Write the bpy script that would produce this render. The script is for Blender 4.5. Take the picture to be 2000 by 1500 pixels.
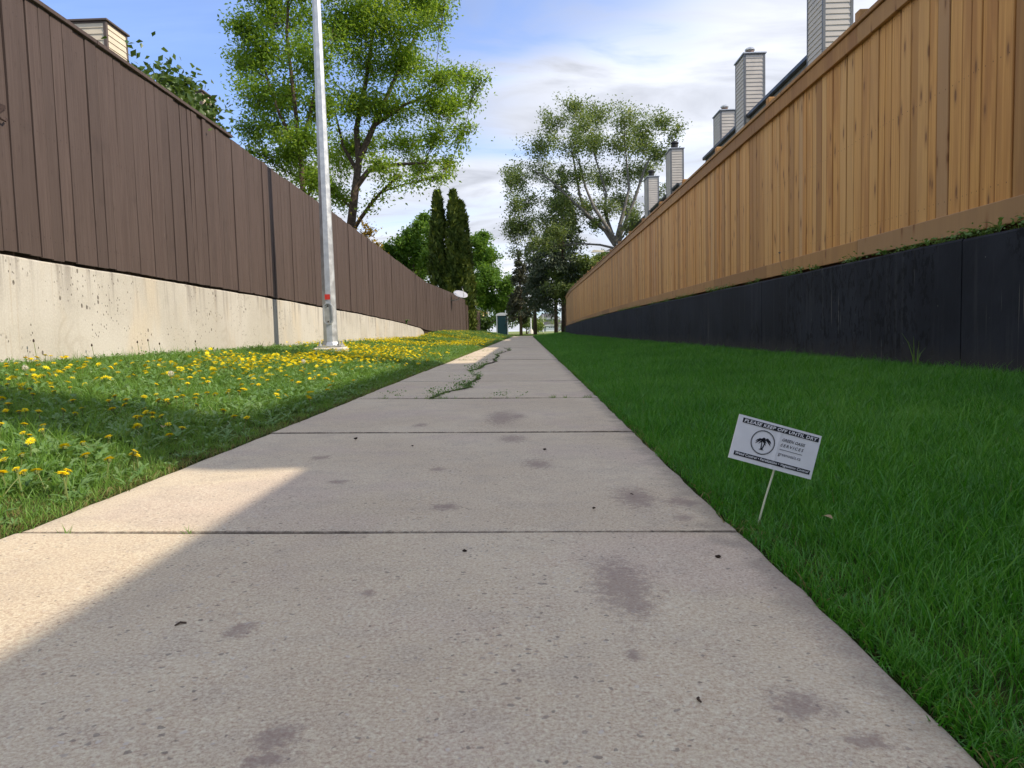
import bpy, math, random
import numpy as np
from mathutils import Matrix, Vector
for o in list(bpy.data.objects): bpy.data.objects.remove(o)
SC=bpy.context.scene; COL=SC.collection
RS=np.random.default_rng(7); random.seed(7)

# ------------------------------------------------------------------ camera
cd=bpy.data.cameras.new('camera'); cam=bpy.data.objects.new('camera',cd); COL.objects.link(cam); SC.camera=cam
R=np.array([[0.9994613,0.0206322,-0.0255226],[0.0239871,0.0715251,0.9971503],[-0.0223990,0.9972254,-0.0709917]])
mw=Matrix(((R[0][0],R[1][0],-R[2][0],0),(R[0][1],R[1][1],-R[2][1],0),(R[0][2],R[1][2],-R[2][2],.41),(0,0,0,1)))
cam.matrix_world=mw
cd.sensor_width=36; cd.lens=26.1; cd.clip_start=.02; cd.clip_end=2000

# ------------------------------------------------------------------ light
SUN=Vector((1,-.28,.83)).normalized()
EL=math.asin(SUN.z); AZ=math.atan2(SUN.x,SUN.y)
W=bpy.data.worlds.new('World'); SC.world=W; W.use_nodes=True
def build_world():
    nt=W.node_tree; nt.nodes.clear(); N=nt.nodes.new; K=nt.links.new
    out=N('ShaderNodeOutputWorld'); bg=N('ShaderNodeBackground'); bg.inputs['Strength'].default_value=.15
    sky=N('ShaderNodeTexSky'); sky.sky_type='NISHITA'; sky.sun_disc=False
    sky.sun_elevation=EL; sky.sun_rotation=AZ; sky.air_density=1.0; sky.dust_density=.6; sky.ozone_density=1.6
    tc=N('ShaderNodeTexCoord'); sp=N('ShaderNodeSeparateXYZ'); K(tc.outputs['Generated'],sp.inputs[0])
    def mth(op,a,b=None,c=False):
        n=N('ShaderNodeMath'); n.operation=op; n.use_clamp=c
        for i,v in enumerate((a,b)):
            if v is None: continue
            if isinstance(v,(int,float)): n.inputs[i].default_value=v
            else: K(v,n.inputs[i])
        return n.outputs[0]
    zz=mth('ADD',mth('MAXIMUM',sp.outputs[2],0.0),.14)
    cx=mth('DIVIDE',sp.outputs[0],zz); cy=mth('DIVIDE',sp.outputs[1],zz)
    cb=N('ShaderNodeCombineXYZ'); K(mth('ADD',mth('MULTIPLY',cx,.55),0.4),cb.inputs[0]); K(mth('ADD',mth('MULTIPLY',cy,.95),CLY),cb.inputs[1])
    n1=N('ShaderNodeTexNoise'); n1.inputs['Scale'].default_value=.8; n1.inputs['Detail'].default_value=3; n1.inputs['Roughness'].default_value=.45; n1.inputs['Distortion'].default_value=.4
    K(cb.outputs[0],n1.inputs['Vector'])
    n2=N('ShaderNodeTexNoise'); n2.inputs['Scale'].default_value=3.2; n2.inputs['Detail'].default_value=6; n2.inputs['Roughness'].default_value=.55; n2.inputs['Distortion'].default_value=.7
    K(cb.outputs[0],n2.inputs['Vector'])
    s=mth('ADD',mth('MULTIPLY',n1.outputs[0],.72),mth('MULTIPLY',n2.outputs[0],.28))
    mr=N('ShaderNodeMapRange'); mr.interpolation_type='SMOOTHSTEP'; mr.inputs[1].default_value=.37; mr.inputs[2].default_value=.55; mr.inputs[3].default_value=.18; mr.inputs[4].default_value=.95
    K(s,mr.inputs[0])
    mx=N('ShaderNodeMix'); mx.data_type='RGBA'; K(mr.outputs[0],mx.inputs['Factor'])
    gain=N('ShaderNodeMix'); gain.data_type='RGBA'; gain.blend_type='MULTIPLY'; gain.inputs['Factor'].default_value=1
    K(sky.outputs[0],gain.inputs['A']); 
    el=N('ShaderNodeMapRange'); el.inputs[1].default_value=.0; el.inputs[2].default_value=.42; K(sp.outputs[2],el.inputs[0])
    gr=N('ShaderNodeMix'); gr.data_type='RGBA'; K(el.outputs[0],gr.inputs['Factor']); gr.inputs['A'].default_value=(.29,.40,.58,1); gr.inputs['B'].default_value=(.38,.50,.72,1); K(gr.outputs['Result'],gain.inputs['B'])
    K(gain.outputs['Result'],mx.inputs['A'])
    # cloud tone: slightly greyer where thick
    r2=N('ShaderNodeMapRange'); r2.inputs[1].default_value=.38; r2.inputs[2].default_value=.68; r2.inputs[3].default_value=1.10; r2.inputs[4].default_value=.62; K(n2.outputs[0],r2.inputs[0])
    cl=N('ShaderNodeMix'); cl.data_type='RGBA'; cl.blend_type='MULTIPLY'; cl.inputs['Factor'].default_value=1
    cl.inputs['A'].default_value=(2.68,2.76,3.0,1); K(r2.outputs[0],cl.inputs['B']); K(cl.outputs['Result'],mx.inputs['B'])
    K(mx.outputs['Result'],bg.inputs['Color']); K(bg.outputs[0],out.inputs[0])
CLY=5.2
build_world()
sl=bpy.data.lights.new('sun','SUN'); sl.energy=2.05; sl.angle=math.radians(.53); sl.color=(1,.87,.70)
so=bpy.data.objects.new('sun',sl); COL.objects.link(so); so.rotation_euler=SUN.to_track_quat('Z','Y').to_euler(); so.location=(20,-6,30)
SC.view_settings.view_transform='Standard'; SC.view_settings.look='None'; SC.view_settings.gamma=1
SC.view_settings.use_curve_mapping=False; SC.view_settings.exposure=1.32
SC.render.engine='CYCLES'; SC.cycles.max_bounces=6; SC.cycles.transparent_max_bounces=8

# ------------------------------------------------------------------ node helper
class NT:
    def __init__(s,name,rough=.8,spec=.3):
        s.m=bpy.data.materials.new(name); s.m.use_nodes=True; s.t=s.m.node_tree; s.t.nodes.clear()
        s.out=s.n('ShaderNodeOutputMaterial'); s.b=s.n('ShaderNodeBsdfPrincipled'); s.l(s.b.outputs[0],s.out.inputs[0])
        s.b.inputs['Roughness'].default_value=rough; s.b.inputs['Specular IOR Level'].default_value=spec
    def n(s,t): return s.t.nodes.new(t)
    def l(s,a,b): s.t.links.new(a,b)
    def put(s,v,sock):
        if v is None: return
        if hasattr(v,'links'): s.l(v,sock)
        elif isinstance(v,(tuple,list)) and len(v)==3 and sock.type=='RGBA': sock.default_value=(*v,1)
        else: sock.default_value=v
    def math(s,op,a,b=None,clamp=False):
        n=s.n('ShaderNodeMath'); n.operation=op; n.use_clamp=clamp; s.put(a,n.inputs[0]); s.put(b,n.inputs[1]); return n.outputs[0]
    def pos(s): return s.n('ShaderNodeNewGeometry').outputs['Position']
    def objco(s): return s.n('ShaderNodeTexCoord').outputs['Object']
    def rnd(s): return s.n('ShaderNodeObjectInfo').outputs['Random']
    def attr(s,name): 
        n=s.n('ShaderNodeAttribute'); n.attribute_name=name; return n.outputs['Fac']
    def vm(s,v,mul=(1,1,1),add=None):
        n=s.n('ShaderNodeVectorMath'); n.operation='MULTIPLY'; s.l(v,n.inputs[0]); n.inputs[1].default_value=mul; r=n.outputs[0]
        if add is not None:
            m=s.n('ShaderNodeVectorMath'); m.operation='ADD'; s.l(r,m.inputs[0])
            s.put(add,m.inputs[1]); r=m.outputs[0]
        return r
    def noise(s,v,scale,det=3,rough=.55,dist=0):
        n=s.n('ShaderNodeTexNoise'); s.l(v,n.inputs['Vector']); n.inputs['Scale'].default_value=scale; n.inputs['Detail'].default_value=det
        n.inputs['Roughness'].default_value=rough; n.inputs['Distortion'].default_value=dist; return n.outputs[0]
    def vor(s,v,scale,feat='F1',out='Distance'):
        n=s.n('ShaderNodeTexVoronoi'); n.feature=feat; s.l(v,n.inputs['Vector']); n.inputs['Scale'].default_value=scale; return n.outputs[out]
    def vor2(s,v,a,b):   # flat cells in the plane of a board: y and z only
        q=s.n('ShaderNodeSeparateXYZ'); s.l(v,q.inputs[0]); c=s.n('ShaderNodeCombineXYZ'); s.l(s.math('MULTIPLY',q.outputs[1],a),c.inputs[0]); s.l(s.math('MULTIPLY',q.outputs[2],b),c.inputs[1])
        n=s.n('ShaderNodeTexVoronoi'); n.voronoi_dimensions='2D'; n.inputs['Scale'].default_value=1; s.l(c.outputs[0],n.inputs['Vector']); return n.outputs['Distance']
    def rng(s,v,a,b,c=0.,d=1.,smooth=True):
        n=s.n('ShaderNodeMapRange'); n.interpolation_type='SMOOTHSTEP' if smooth else 'LINEAR'
        s.put(v,n.inputs[0])
        for i,x in enumerate((a,b,c,d)): n.inputs[1+i].default_value=x
        return n.outputs[0]
    def mix(s,f,a,b,mode='MIX'):
        n=s.n('ShaderNodeMix'); n.data_type='RGBA'; n.blend_type=mode; s.put(f,n.inputs['Factor']); s.put(a,n.inputs['A']); s.put(b,n.inputs['B']); return n.outputs['Result']
    def ramp(s,v,stops):
        n=s.n('ShaderNodeValToRGB'); e=n.color_ramp.elements
        while len(e)<len(stops): e.new(.5)
        for i,(p,c) in enumerate(stops): e[i].position=p; e[i].color=(*c,1)
        s.l(v,n.inputs[0]); return n.outputs[0]
    def col(s,c): s.put(c,s.b.inputs['Base Color'])
    def rough(s,v): s.put(v,s.b.inputs['Roughness'])
    def bump(s,h,dist=.005,strength=.6):
        n=s.n('ShaderNodeBump'); n.inputs['Distance'].default_value=dist; n.inputs['Strength'].default_value=strength; s.l(h,n.inputs['Height']); s.l(n.outputs[0],s.b.inputs['Normal'])
def plain(name,c,rough=.6,spec=.3,metal=0,var=.12,scale=6):
    t=NT(name,rough,spec); t.b.inputs['Metallic'].default_value=metal
    f=t.noise(t.pos(),scale,4); d=tuple(x*(1-var) for x in c); u=tuple(min(1,x*(1+var)) for x in c)
    t.col(t.mix(t.rng(f,.3,.7),d,u)); t.rough(t.rng(f,.3,.7,rough-.08,rough+.08)); return t.m
def leafmat(name,stops,trans=.35,rough=.5,spec=.25,tint=1.0,patch=1.1):
    t=NT(name,rough,spec); t.t.nodes.remove(t.b)
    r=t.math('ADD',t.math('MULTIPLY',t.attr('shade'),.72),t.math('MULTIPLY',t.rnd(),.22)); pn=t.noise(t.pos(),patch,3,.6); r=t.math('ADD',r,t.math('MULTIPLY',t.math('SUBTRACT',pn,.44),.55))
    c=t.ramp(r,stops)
    p=t.n('ShaderNodeBsdfPrincipled'); p.inputs['Roughness'].default_value=rough; p.inputs['Specular IOR Level'].default_value=spec; t.l(c,p.inputs['Base Color'])
    tr=t.n('ShaderNodeBsdfTranslucent'); t.l(t.mix(1.0,c,(1.25*tint,1.15*tint,.55*tint),'MULTIPLY'),tr.inputs[0])
    mx=t.n('ShaderNodeMixShader'); mx.inputs[0].default_value=trans; t.l(p.outputs[0],mx.inputs[1]); t.l(tr.outputs[0],mx.inputs[2]); t.l(mx.outputs[0],t.out.inputs[0])
    return t.m

# ------------------------------------------------------------------ mesh helper
class MB:
    def __init__(s): s.v=[]; s.f=[]
    def add(s,v,f):
        b=len(s.v); s.v+= [tuple(p) for p in v]; s.f+=[tuple(i+b for i in q) for q in f]; return s
    def box(s,x0,x1,y0,y1,z0,z1):
        return s.add([(x0,y0,z0),(x1,y0,z0),(x1,y1,z0),(x0,y1,z0),(x0,y0,z1),(x1,y0,z1),(x1,y1,z1),(x0,y1,z1)],
          [(0,3,2,1),(4,5,6,7),(0,1,5,4),(1,2,6,5),(2,3,7,6),(3,0,4,7)])
    def cbox(s,x0,x1,y0,y1,z0,z1,c=.006):   # box with chamfered edges all round
        xs=[x0,x0+c,x1-c,x1]; ys=[y0,y0+c,y1-c,y1]; zs=[z0,z0+c,z1-c,z1]
        def ring(z,i): 
            return [(xs[1],ys[0+i],z),(xs[2],ys[0+i],z),(xs[3-i],ys[1],z),(xs[3-i],ys[2],z),(xs[2],ys[3-i],z),(xs[1],ys[3-i],z),(xs[0+i],ys[2],z),(xs[0+i],ys[1],z)]
        rs=[ring(zs[0],1),ring(zs[1],0),ring(zs[2],0),ring(zs[3],1)]
        b=[]; f=[]
        for r in rs: b+=r
        for k in range(3):
            for i in range(8):
                j=(i+1)%8; f.append((k*8+i,k*8+j,k*8+8+j,k*8+8+i))
        f.append(tuple(range(7,-1,-1))); f.append(tuple(range(24,32)))
        return s.add(b,f)
    def tube(s,pts,rad,n=6,cap=True):
        pts=[Vector(p) for p in pts]; 
        if not hasattr(rad,'__len__'): rad=[rad]*len(pts)
        vs=[]; fs=[]
        u=None
        for i,p in enumerate(pts):
            d=(pts[min(i+1,len(pts)-1)]-pts[max(i-1,0)]).normalized()
            if u is None: u=d.orthogonal().normalized()
            else:
                u=(u-d*u.dot(d)); u=u.normalized() if u.length>1e-6 else d.orthogonal().normalized()
            w=d.cross(u)
            for k in range(n):
                a=2*math.pi*k/n; vs.append(p+u*(math.cos(a)*rad[i])+w*(math.sin(a)*rad[i]))
        for i in range(len(pts)-1):
            for k in range(n):
                j=(k+1)%n; fs.append((i*n+k,i*n+j,i*n+n+j,i*n+n+k))
        if cap: fs.append(tuple(range(n-1,-1,-1))); fs.append(tuple(range((len(pts)-1)*n,len(pts)*n)))
        return s.add(vs,fs)
    def lathe(s,prof,n=16,c=(0,0,0)):
        vs=[];fs=[]
        for r,z in prof:
            for k in range(n):
                a=2*math.pi*(k+.5)/n; vs.append((c[0]+r*math.cos(a),c[1]+r*math.sin(a),c[2]+z))
        for i in range(len(prof)-1):
            for k in range(n):
                j=(k+1)%n; fs.append((i*n+k,i*n+j,i*n+n+j,i*n+n+k))
        fs.append(tuple(range(n-1,-1,-1))); fs.append(tuple(range((len(prof)-1)*n,len(prof)*n)))
        return s.add(vs,fs)
    def mesh(s,name,mat,smooth=False):
        me=bpy.data.meshes.new(name); me.from_pydata(s.v,[],s.f); me.update()
        if mat: me.materials.append(mat)
        if smooth: me.polygons.foreach_set('use_smooth',[True]*len(me.polygons))
        return me
    def build(s,name,mat,parent=None,smooth=False,loc=None): return link(name,s.mesh(name,mat,smooth),parent,loc)
def link(name,me,parent=None,loc=None,rot=None,scale=None):
    o=bpy.data.objects.new(name,me); COL.objects.link(o)
    if parent: o.parent=parent
    if loc is not None: o.location=loc
    if rot is not None: o.rotation_euler=rot
    if scale is not None: o.scale=scale
    return o
def tag(o,label=None,cat=None,group=None,kind=None):
    for k,v in (('label',label),('category',cat),('group',group),('kind',kind)):
        if v: o[k]=v
    return o
def thing(name,label,cat,loc=(0,0,0),rz=0,group=None):
    o=bpy.data.objects.new(name,None); COL.objects.link(o); o.location=loc; o.rotation_euler=(0,0,rz); o.empty_display_size=.2
    return tag(o,label,cat,group)
def np_mesh(name,V,F,mat,shade=None,smooth=False):   # V (n,3); F (m,k) same-size polygons
    V=np.asarray(V,np.float32); F=np.asarray(F,np.int32); k=F.shape[1]
    me=bpy.data.meshes.new(name); me.vertices.add(len(V)); me.vertices.foreach_set('co',V.ravel())
    me.loops.add(F.size); me.loops.foreach_set('vertex_index',F.ravel())
    me.polygons.add(len(F)); me.polygons.foreach_set('loop_start',np.arange(0,F.size,k,dtype=np.int32))
    me.update(calc_edges=True); me.materials.append(mat)
    if shade is not None:
        a=me.attributes.new('shade','FLOAT','POINT'); a.data.foreach_set('value',np.asarray(shade,np.float32))
    if smooth: me.polygons.foreach_set('use_smooth',[True]*len(me.polygons))
    return me

# ------------------------------------------------------------------ materials
def board_brown():
    t=NT('brown_fence_paint',.62,.25); r=t.rnd(); off=t.n('ShaderNodeCombineXYZ'); t.l(t.math('MULTIPLY',r,37.),off.inputs[1]); t.l(t.math('MULTIPLY',r,91.),off.inputs[2])
    p=t.vm(t.pos(),(1,1,1),off.outputs[0])
    g=t.noise(t.vm(p,(60,60,1.6)),1,4,.6,.6); fine=t.noise(t.vm(p,(220,220,7)),1,3)
    c=t.mix(t.rng(g,.3,.75),(.080,.057,.049),(.115,.085,.074))
    c=t.mix(t.math('MULTIPLY',r,.55),c,(.072,.053,.046))
    blot=t.noise(p,3.1,4,.6); c=t.mix(t.rng(blot,.56,.75,0,.35),c,(.052,.038,.034))
    # knots and vertical checks in the grain
    kd=t.vor2(p,6.5,1.7); c=t.mix(t.rng(kd,.015,.06,.5,0),c,(.055,.038,.033))
    ck=t.noise(t.vm(p,(95,95,1.1)),1,2,.5,.3); chk=t.rng(ck,.715,.74); c=t.mix(t.math('MULTIPLY',chk,.8),c,(.028,.019,.016))
    # pale scuffs where paint has worn
    w=t.noise(t.vm(p,(70,70,7)),1,3,.6); w2=t.noise(p,2.3,2)
    scf=t.math('MULTIPLY',t.rng(w,.73,.78),t.rng(w2,.52,.62)); c=t.mix(t.math('MULTIPLY',scf,.6),c,(.30,.25,.215))
    oc=t.n('ShaderNodeSeparateXYZ'); t.l(t.objco(),oc.inputs[0]); yy=t.math('MULTIPLY',t.math('SUBTRACT',t.math('ABSOLUTE',oc.outputs[1]),.27),.14); nl=None
    for zk in (.085,.5,.915):
        zd=t.math('MULTIPLY',t.math('SUBTRACT',t.math('ADD',oc.outputs[2],t.math('MULTIPLY',r,.012)),zk),1.75); d=t.math('SQRT',t.math('ADD',t.math('MULTIPLY',yy,yy),t.math('MULTIPLY',zd,zd))); nl=d if nl is None else t.math('MINIMUM',nl,d)
    c=t.mix(t.rng(nl,.0035,.006,.7,0),c,(.035,.025,.021))
    t.col(c); t.bump(t.math('SUBTRACT',t.math('ADD',t.math('MULTIPLY',g,.6),t.math('MULTIPLY',fine,.4)),chk),.004,.5); return t.m
def board_cedar(name='cedar_fence_wood',dull=0.):
    t=NT(name,.6,.25); r=t.rnd(); off=t.n('ShaderNodeCombineXYZ'); t.l(t.math('MULTIPLY',r,53.),off.inputs[1]); t.l(t.math('MULTIPLY',r,71.),off.inputs[2])
    p=t.vm(t.pos(),(1,1,1),off.outputs[0])
    wv=t.noise(t.vm(p,(9,9,.8)),1,3,.5,.8)
    g=t.noise(t.vm(p,(70,70,1.1)),1,4,.6,1.0); fine=t.noise(t.vm(p,(300,300,5)),1,3)
    c=t.mix(t.rng(g,.3,.7),(.545,.250,.064),(.72,.385,.112))
    c=t.mix(t.rng(wv,.40,.68,0,.75),c,(.40,.165,.045))
    c=t.mix(t.math('MULTIPLY',t.rng(r,0,1,0,1,False),.6),c,(.72,.45,.18))
    r2=t.math('FRACT',t.math('MULTIPLY',r,7.31)); c=t.mix(t.rng(r2,.62,.95,0,.75),c,(.36,.185,.066))
    r3=t.math('FRACT',t.math('MULTIPLY',r,17.77)); c=t.mix(t.rng(r3,.965,.985,0,.4),c,(.48,.345,.22))
    if dull: c=t.mix(dull,c,(.30,.19,.10))
    kd=t.vor2(p,5.4,1.5); kr=t.noise(p,3,1)
    k=t.rng(t.math('SUBTRACT',kd,t.math('MULTIPLY',kr,.05)),.0,.045,1,0); c=t.mix(t.math('MULTIPLY',k,.85),c,(.10,.045,.018))
    halo=t.rng(kd,.03,.17,.5,0); c=t.mix(halo,c,(.30,.135,.05))
    oc=t.n('ShaderNodeSeparateXYZ'); t.l(t.objco(),oc.inputs[0]); yy=t.math('MULTIPLY',t.math('SUBTRACT',t.math('ABSOLUTE',oc.outputs[1]),.27),.14); nl=None
    for zk in (.085,.5,.915):
        zd=t.math('MULTIPLY',t.math('SUBTRACT',t.math('ADD',oc.outputs[2],t.math('MULTIPLY',r,.012)),zk),1.75); d=t.math('SQRT',t.math('ADD',t.math('MULTIPLY',yy,yy),t.math('MULTIPLY',zd,zd))); nl=d if nl is None else t.math('MINIMUM',nl,d)
    c=t.mix(t.rng(nl,.003,.0055,.75,0),c,(.07,.04,.022)); hl=t.rng(t.math('ABSOLUTE',oc.outputs[1]),.43,.5,0,.35); c=t.mix(hl,c,(.19,.085,.03))
    t.col(c); t.bump(t.math('ADD',t.math('MULTIPLY',g,.6),t.math('MULTIPLY',fine,.4)),.003,.35); return t.m
def concrete_cream():
    t=NT('cream_concrete',.85,.2); p=t.pos()
    big=t.noise(p,1.3,4,.55); c=t.mix(t.rng(big,.35,.65),(.47,.445,.385),(.55,.525,.465))
    yel=t.noise(t.vm(p,(1,1.2,.5)),1.6,3); c=t.mix(t.rng(yel,.52,.7,0,.4),c,(.60,.505,.36))
    st=t.noise(t.vm(p,(6,6,.45)),1.5,4,.6,.3); sp=t.n('ShaderNodeSeparateXYZ'); t.l(p,sp.inputs[0])
    # water streaks that run down from the top edge (dirt washed off the fence)
    top=t.rng(t.math('ADD',sp.outputs[2],t.math('MULTIPLY',sp.outputs[1],.026)),.70,1.16,0,1,False)
    dirt=t.math('MULTIPLY',t.rng(st,.50,.66),t.math('POWER',top,1.3)); c=t.mix(t.math('MULTIPLY',dirt,.62),c,(.19,.165,.145))
    s2=t.noise(t.vm(p,(22,22,.7)),1.2,3,.6); c=t.mix(t.rng(s2,.58,.72,0,.35),c,(.40,.33,.24))
    ring=t.noise(t.vm(p,(1,1,1),(3.3,1.1,0)),1.9,2); band=t.math('MULTIPLY',t.rng(t.math('ABSOLUTE',t.math('SUBTRACT',ring,.5)),.004,.03,.28,0),t.rng(t.noise(p,.7,1),.5,.6)); c=t.mix(band,c,(.36,.32,.25))
    # bug holes
    d1=t.vor(t.vm(p,(1,1,.62)),13); m1=t.noise(p,2.2,2); h1=t.math('MULTIPLY',t.rng(d1,.11,.17,1,0),t.rng(m1,.50,.56))
    d2=t.vor(t.vm(p,(1,1,.55)),31); h2=t.math('MULTIPLY',t.rng(d2,.12,.18,1,0),t.rng(m1,.47,.56))
    h=t.math('MAXIMUM',h1,h2); c=t.mix(t.math('MULTIPLY',h,.85),c,(.09,.075,.06))
    fine=t.noise(p,70,4,.6); t.col(t.mix(.22,c,t.ramp(fine,[(.3,(.3,.3,.3)),(.7,(.72,.72,.72))]),'OVERLAY'))
    t.bump(t.math('SUBTRACT',t.math('MULTIPLY',fine,.25),h),.006,.7); return t.m
def wall_black():
    t=NT('black_painted_concrete',.75,.12); p=t.pos(); sp=t.n('ShaderNodeSeparateXYZ'); t.l(p,sp.inputs[0])
    big=t.noise(p,1.1,4,.6); c=t.mix(t.rng(big,.35,.65),(.016,.0185,.026),(.031,.035,.046))
    st=t.noise(t.vm(p,(9,9,.35)),1.3,4,.6,.25); c=t.mix(t.rng(st,.52,.72,0,.42),c,(.062,.064,.070))
    s2=t.noise(t.vm(p,(30,30,.8)),1.2,3,.6); c=t.mix(t.rng(s2,.62,.74,0,.22),c,(.085,.083,.080))
    drip=t.noise(t.vm(p,(45,45,.9)),1,2); dm=t.noise(t.vm(p,(.8,.8,.4)),1.4,2); c=t.mix(t.math('MULTIPLY',t.rng(drip,.67,.71),t.rng(dm,.52,.60,0,.85)),c,(.20,.19,.17))
    # flaking black patches
    fl=t.noise(t.vm(p,(1.5,1.5,.8)),14,5,.7); fm=t.noise(p,.9,2); flk=t.math('MULTIPLY',t.rng(fl,.53,.55),t.rng(fm,.47,.56)); c=t.mix(t.math('MULTIPLY',flk,.6),c,(.006,.0065,.0075))
    # splashed dust along the foot
    wob=t.noise(p,5,3); low=t.rng(t.math('SUBTRACT',sp.outputs[2],t.math('MULTIPLY',wob,.25)),-.02,.18,.6,0); c=t.mix(low,c,(.058,.053,.050))
    dots=t.vor(p,9); c=t.mix(t.rng(dots,.025,.05,.7,0),c,(.15,.15,.145))
    t.col(c); t.rough(t.rng(big,.3,.7,.68,.82)); t.bump(t.math('SUBTRACT',t.noise(p,26,4),flk),.003,.6); return t.m
def slab_concrete():
    t=NT('path_concrete',.88,.2); p=t.pos()
    big=t.noise(p,1.3,4,.5); mid=t.noise(p,9,4,.6)
    c=t.mix(t.rng(big,.35,.65),(.590,.490,.350),(.650,.555,.405))
    pk=t.noise(t.vm(p,(1,1,1),(5,2,0)),1.7,2); c=t.mix(t.rng(pk,.50,.66,0,.45),c,(.56,.445,.375))
    yl=t.noise(t.vm(p,(1,1,1),(1,8,0)),1.1,2); c=t.mix(t.rng(yl,.52,.68,0,.35),c,(.61,.53,.40))
    c=t.mix(t.rng(mid,.42,.72,0,.30),c,(.42,.36,.295))
    r=t.rnd(); c=t.mix(t.math('MULTIPLY',r,.12),c,(.36,.325,.29))
    # sand and aggregate
    sand=t.noise(p,240,4,.8); c=t.mix(.95,c,t.ramp(sand,[(.28,(.26,.26,.26)),(.5,(.5,.5,.5)),(.72,(.73,.73,.72))]),'OVERLAY')
    s2=t.noise(p,170,2,.6); c=t.mix(.38,c,t.ramp(s2,[(.3,(.3,.29,.28)),(.7,(.70,.70,.70))]),'OVERLAY')
    wv=t.n('ShaderNodeTexNoise'); t.l(p,wv.inputs['Vector']); wv.inputs['Scale'].default_value=70; wo=t.n('ShaderNodeVectorMath'); wo.operation='MULTIPLY_ADD'; t.l(wv.outputs['Color'],wo.inputs[0]); wo.inputs[1].default_value=(.016,.016,0); t.l(p,wo.inputs[2]); pw=wo.outputs[0]
    vc=t.vor(pw,105,'F1','Color'); vd=t.vor(pw,105); sp=t.n('ShaderNodeSeparateColor'); t.l(vc,sp.inputs[0])
    st=t.math('MULTIPLY',t.rng(sp.outputs[0],.68,.72),t.rng(t.math('ADD',vd,t.math('MULTIPLY',sp.outputs[2],.22)),.30,.42,1,0)); c=t.mix(t.math('MULTIPLY',st,.6),c,t.ramp(sp.outputs[1],[(.0,(.10,.088,.08)),(.45,(.20,.17,.15)),(.6,(.30,.25,.21)),(.85,(.62,.58,.52))]))
    vc2=t.vor(pw,46,'F1','Color'); vd2=t.vor(pw,46); sq=t.n('ShaderNodeSeparateColor'); t.l(vc2,sq.inputs[0])
    st2=t.math('MULTIPLY',t.rng(sq.outputs[0],.935,.95),t.rng(t.math('ADD',vd2,t.math('MULTIPLY',sq.outputs[2],.15)),.18,.26,1,0)); c=t.mix(t.math('MULTIPLY',st2,.5),c,t.ramp(sq.outputs[1],[(.0,(.07,.065,.065)),(.5,(.17,.15,.14)),(.75,(.55,.5,.44))]))
    # spills and old gum, each with its own shape
    q=t.n('ShaderNodeSeparateXYZ'); t.l(p,q.inputs[0]); nz=t.math('MULTIPLY',t.math('SUBTRACT',t.noise(p,55,5,.8),.5),3.4); tot=None
    for (sx,sy,rx,ry) in STAIN:
        a=t.math('DIVIDE',t.math('SUBTRACT',q.outputs[0],sx),rx); b=t.math('DIVIDE',t.math('SUBTRACT',q.outputs[1],sy),ry)
        d=t.math('SQRT',t.math('ADD',t.math('MULTIPLY',a,a),t.math('MULTIPLY',b,b)))
        tot=d if tot is None else t.math('MINIMUM',tot,d)
    sm=t.rng(t.math('ADD',tot,nz),.30,1.25,.56,0); c=t.mix(sm,c,(.225,.160,.147))
    # grimy ragged margin along the right edge
    en=t.noise(t.vm(p,(1,1,1),(0,4,0)),8,4,.6); em=t.rng(t.math('ADD',q.outputs[0],t.math('MULTIPLY',t.math('SUBTRACT',en,.5),.22)),.335,.425,0,.55); c=t.mix(em,c,(.20,.175,.15))
    fy=t.math('FRACT',t.math('ADD',t.math('DIVIDE',t.math('SUBTRACT',q.outputs[1],1.496),1.52),10.5)); dj=t.math('ABSOLUTE',t.math('SUBTRACT',fy,.5))
    jm=t.rng(t.math('ADD',dj,t.math('MULTIPLY',t.math('SUBTRACT',t.noise(p,45,3,.7),.5),.006)),.0050,.0105,.88,0); c=t.mix(jm,c,(.060,.050,.040))
    t.col(c); t.bump(t.math('ADD',t.math('MULTIPLY',s2,.5),t.math('MULTIPLY',sand,.5)),.0022,.7); return t.m
def ground_mat():
    t=NT('lawn_soil',.95,.1); p=t.pos(); a=t.noise(p,14,5,.65); b=t.noise(p,.5,3)
    c=t.mix(t.rng(a,.35,.7),(.026,.040,.010),(.065,.090,.022)); c=t.mix(t.rng(a,.62,.8,0,.6),c,(.10,.075,.04))
    far=t.n('ShaderNodeSeparateXYZ'); t.l(p,far.inputs[0]); f=t.rng(far.outputs[1],54,60)
    c=t.mix(f,c,t.mix(t.rng(a,.3,.7),(.17,.22,.075),(.25,.29,.11))); t.col(c); t.bump(a,.02,.6); return t.m
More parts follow.
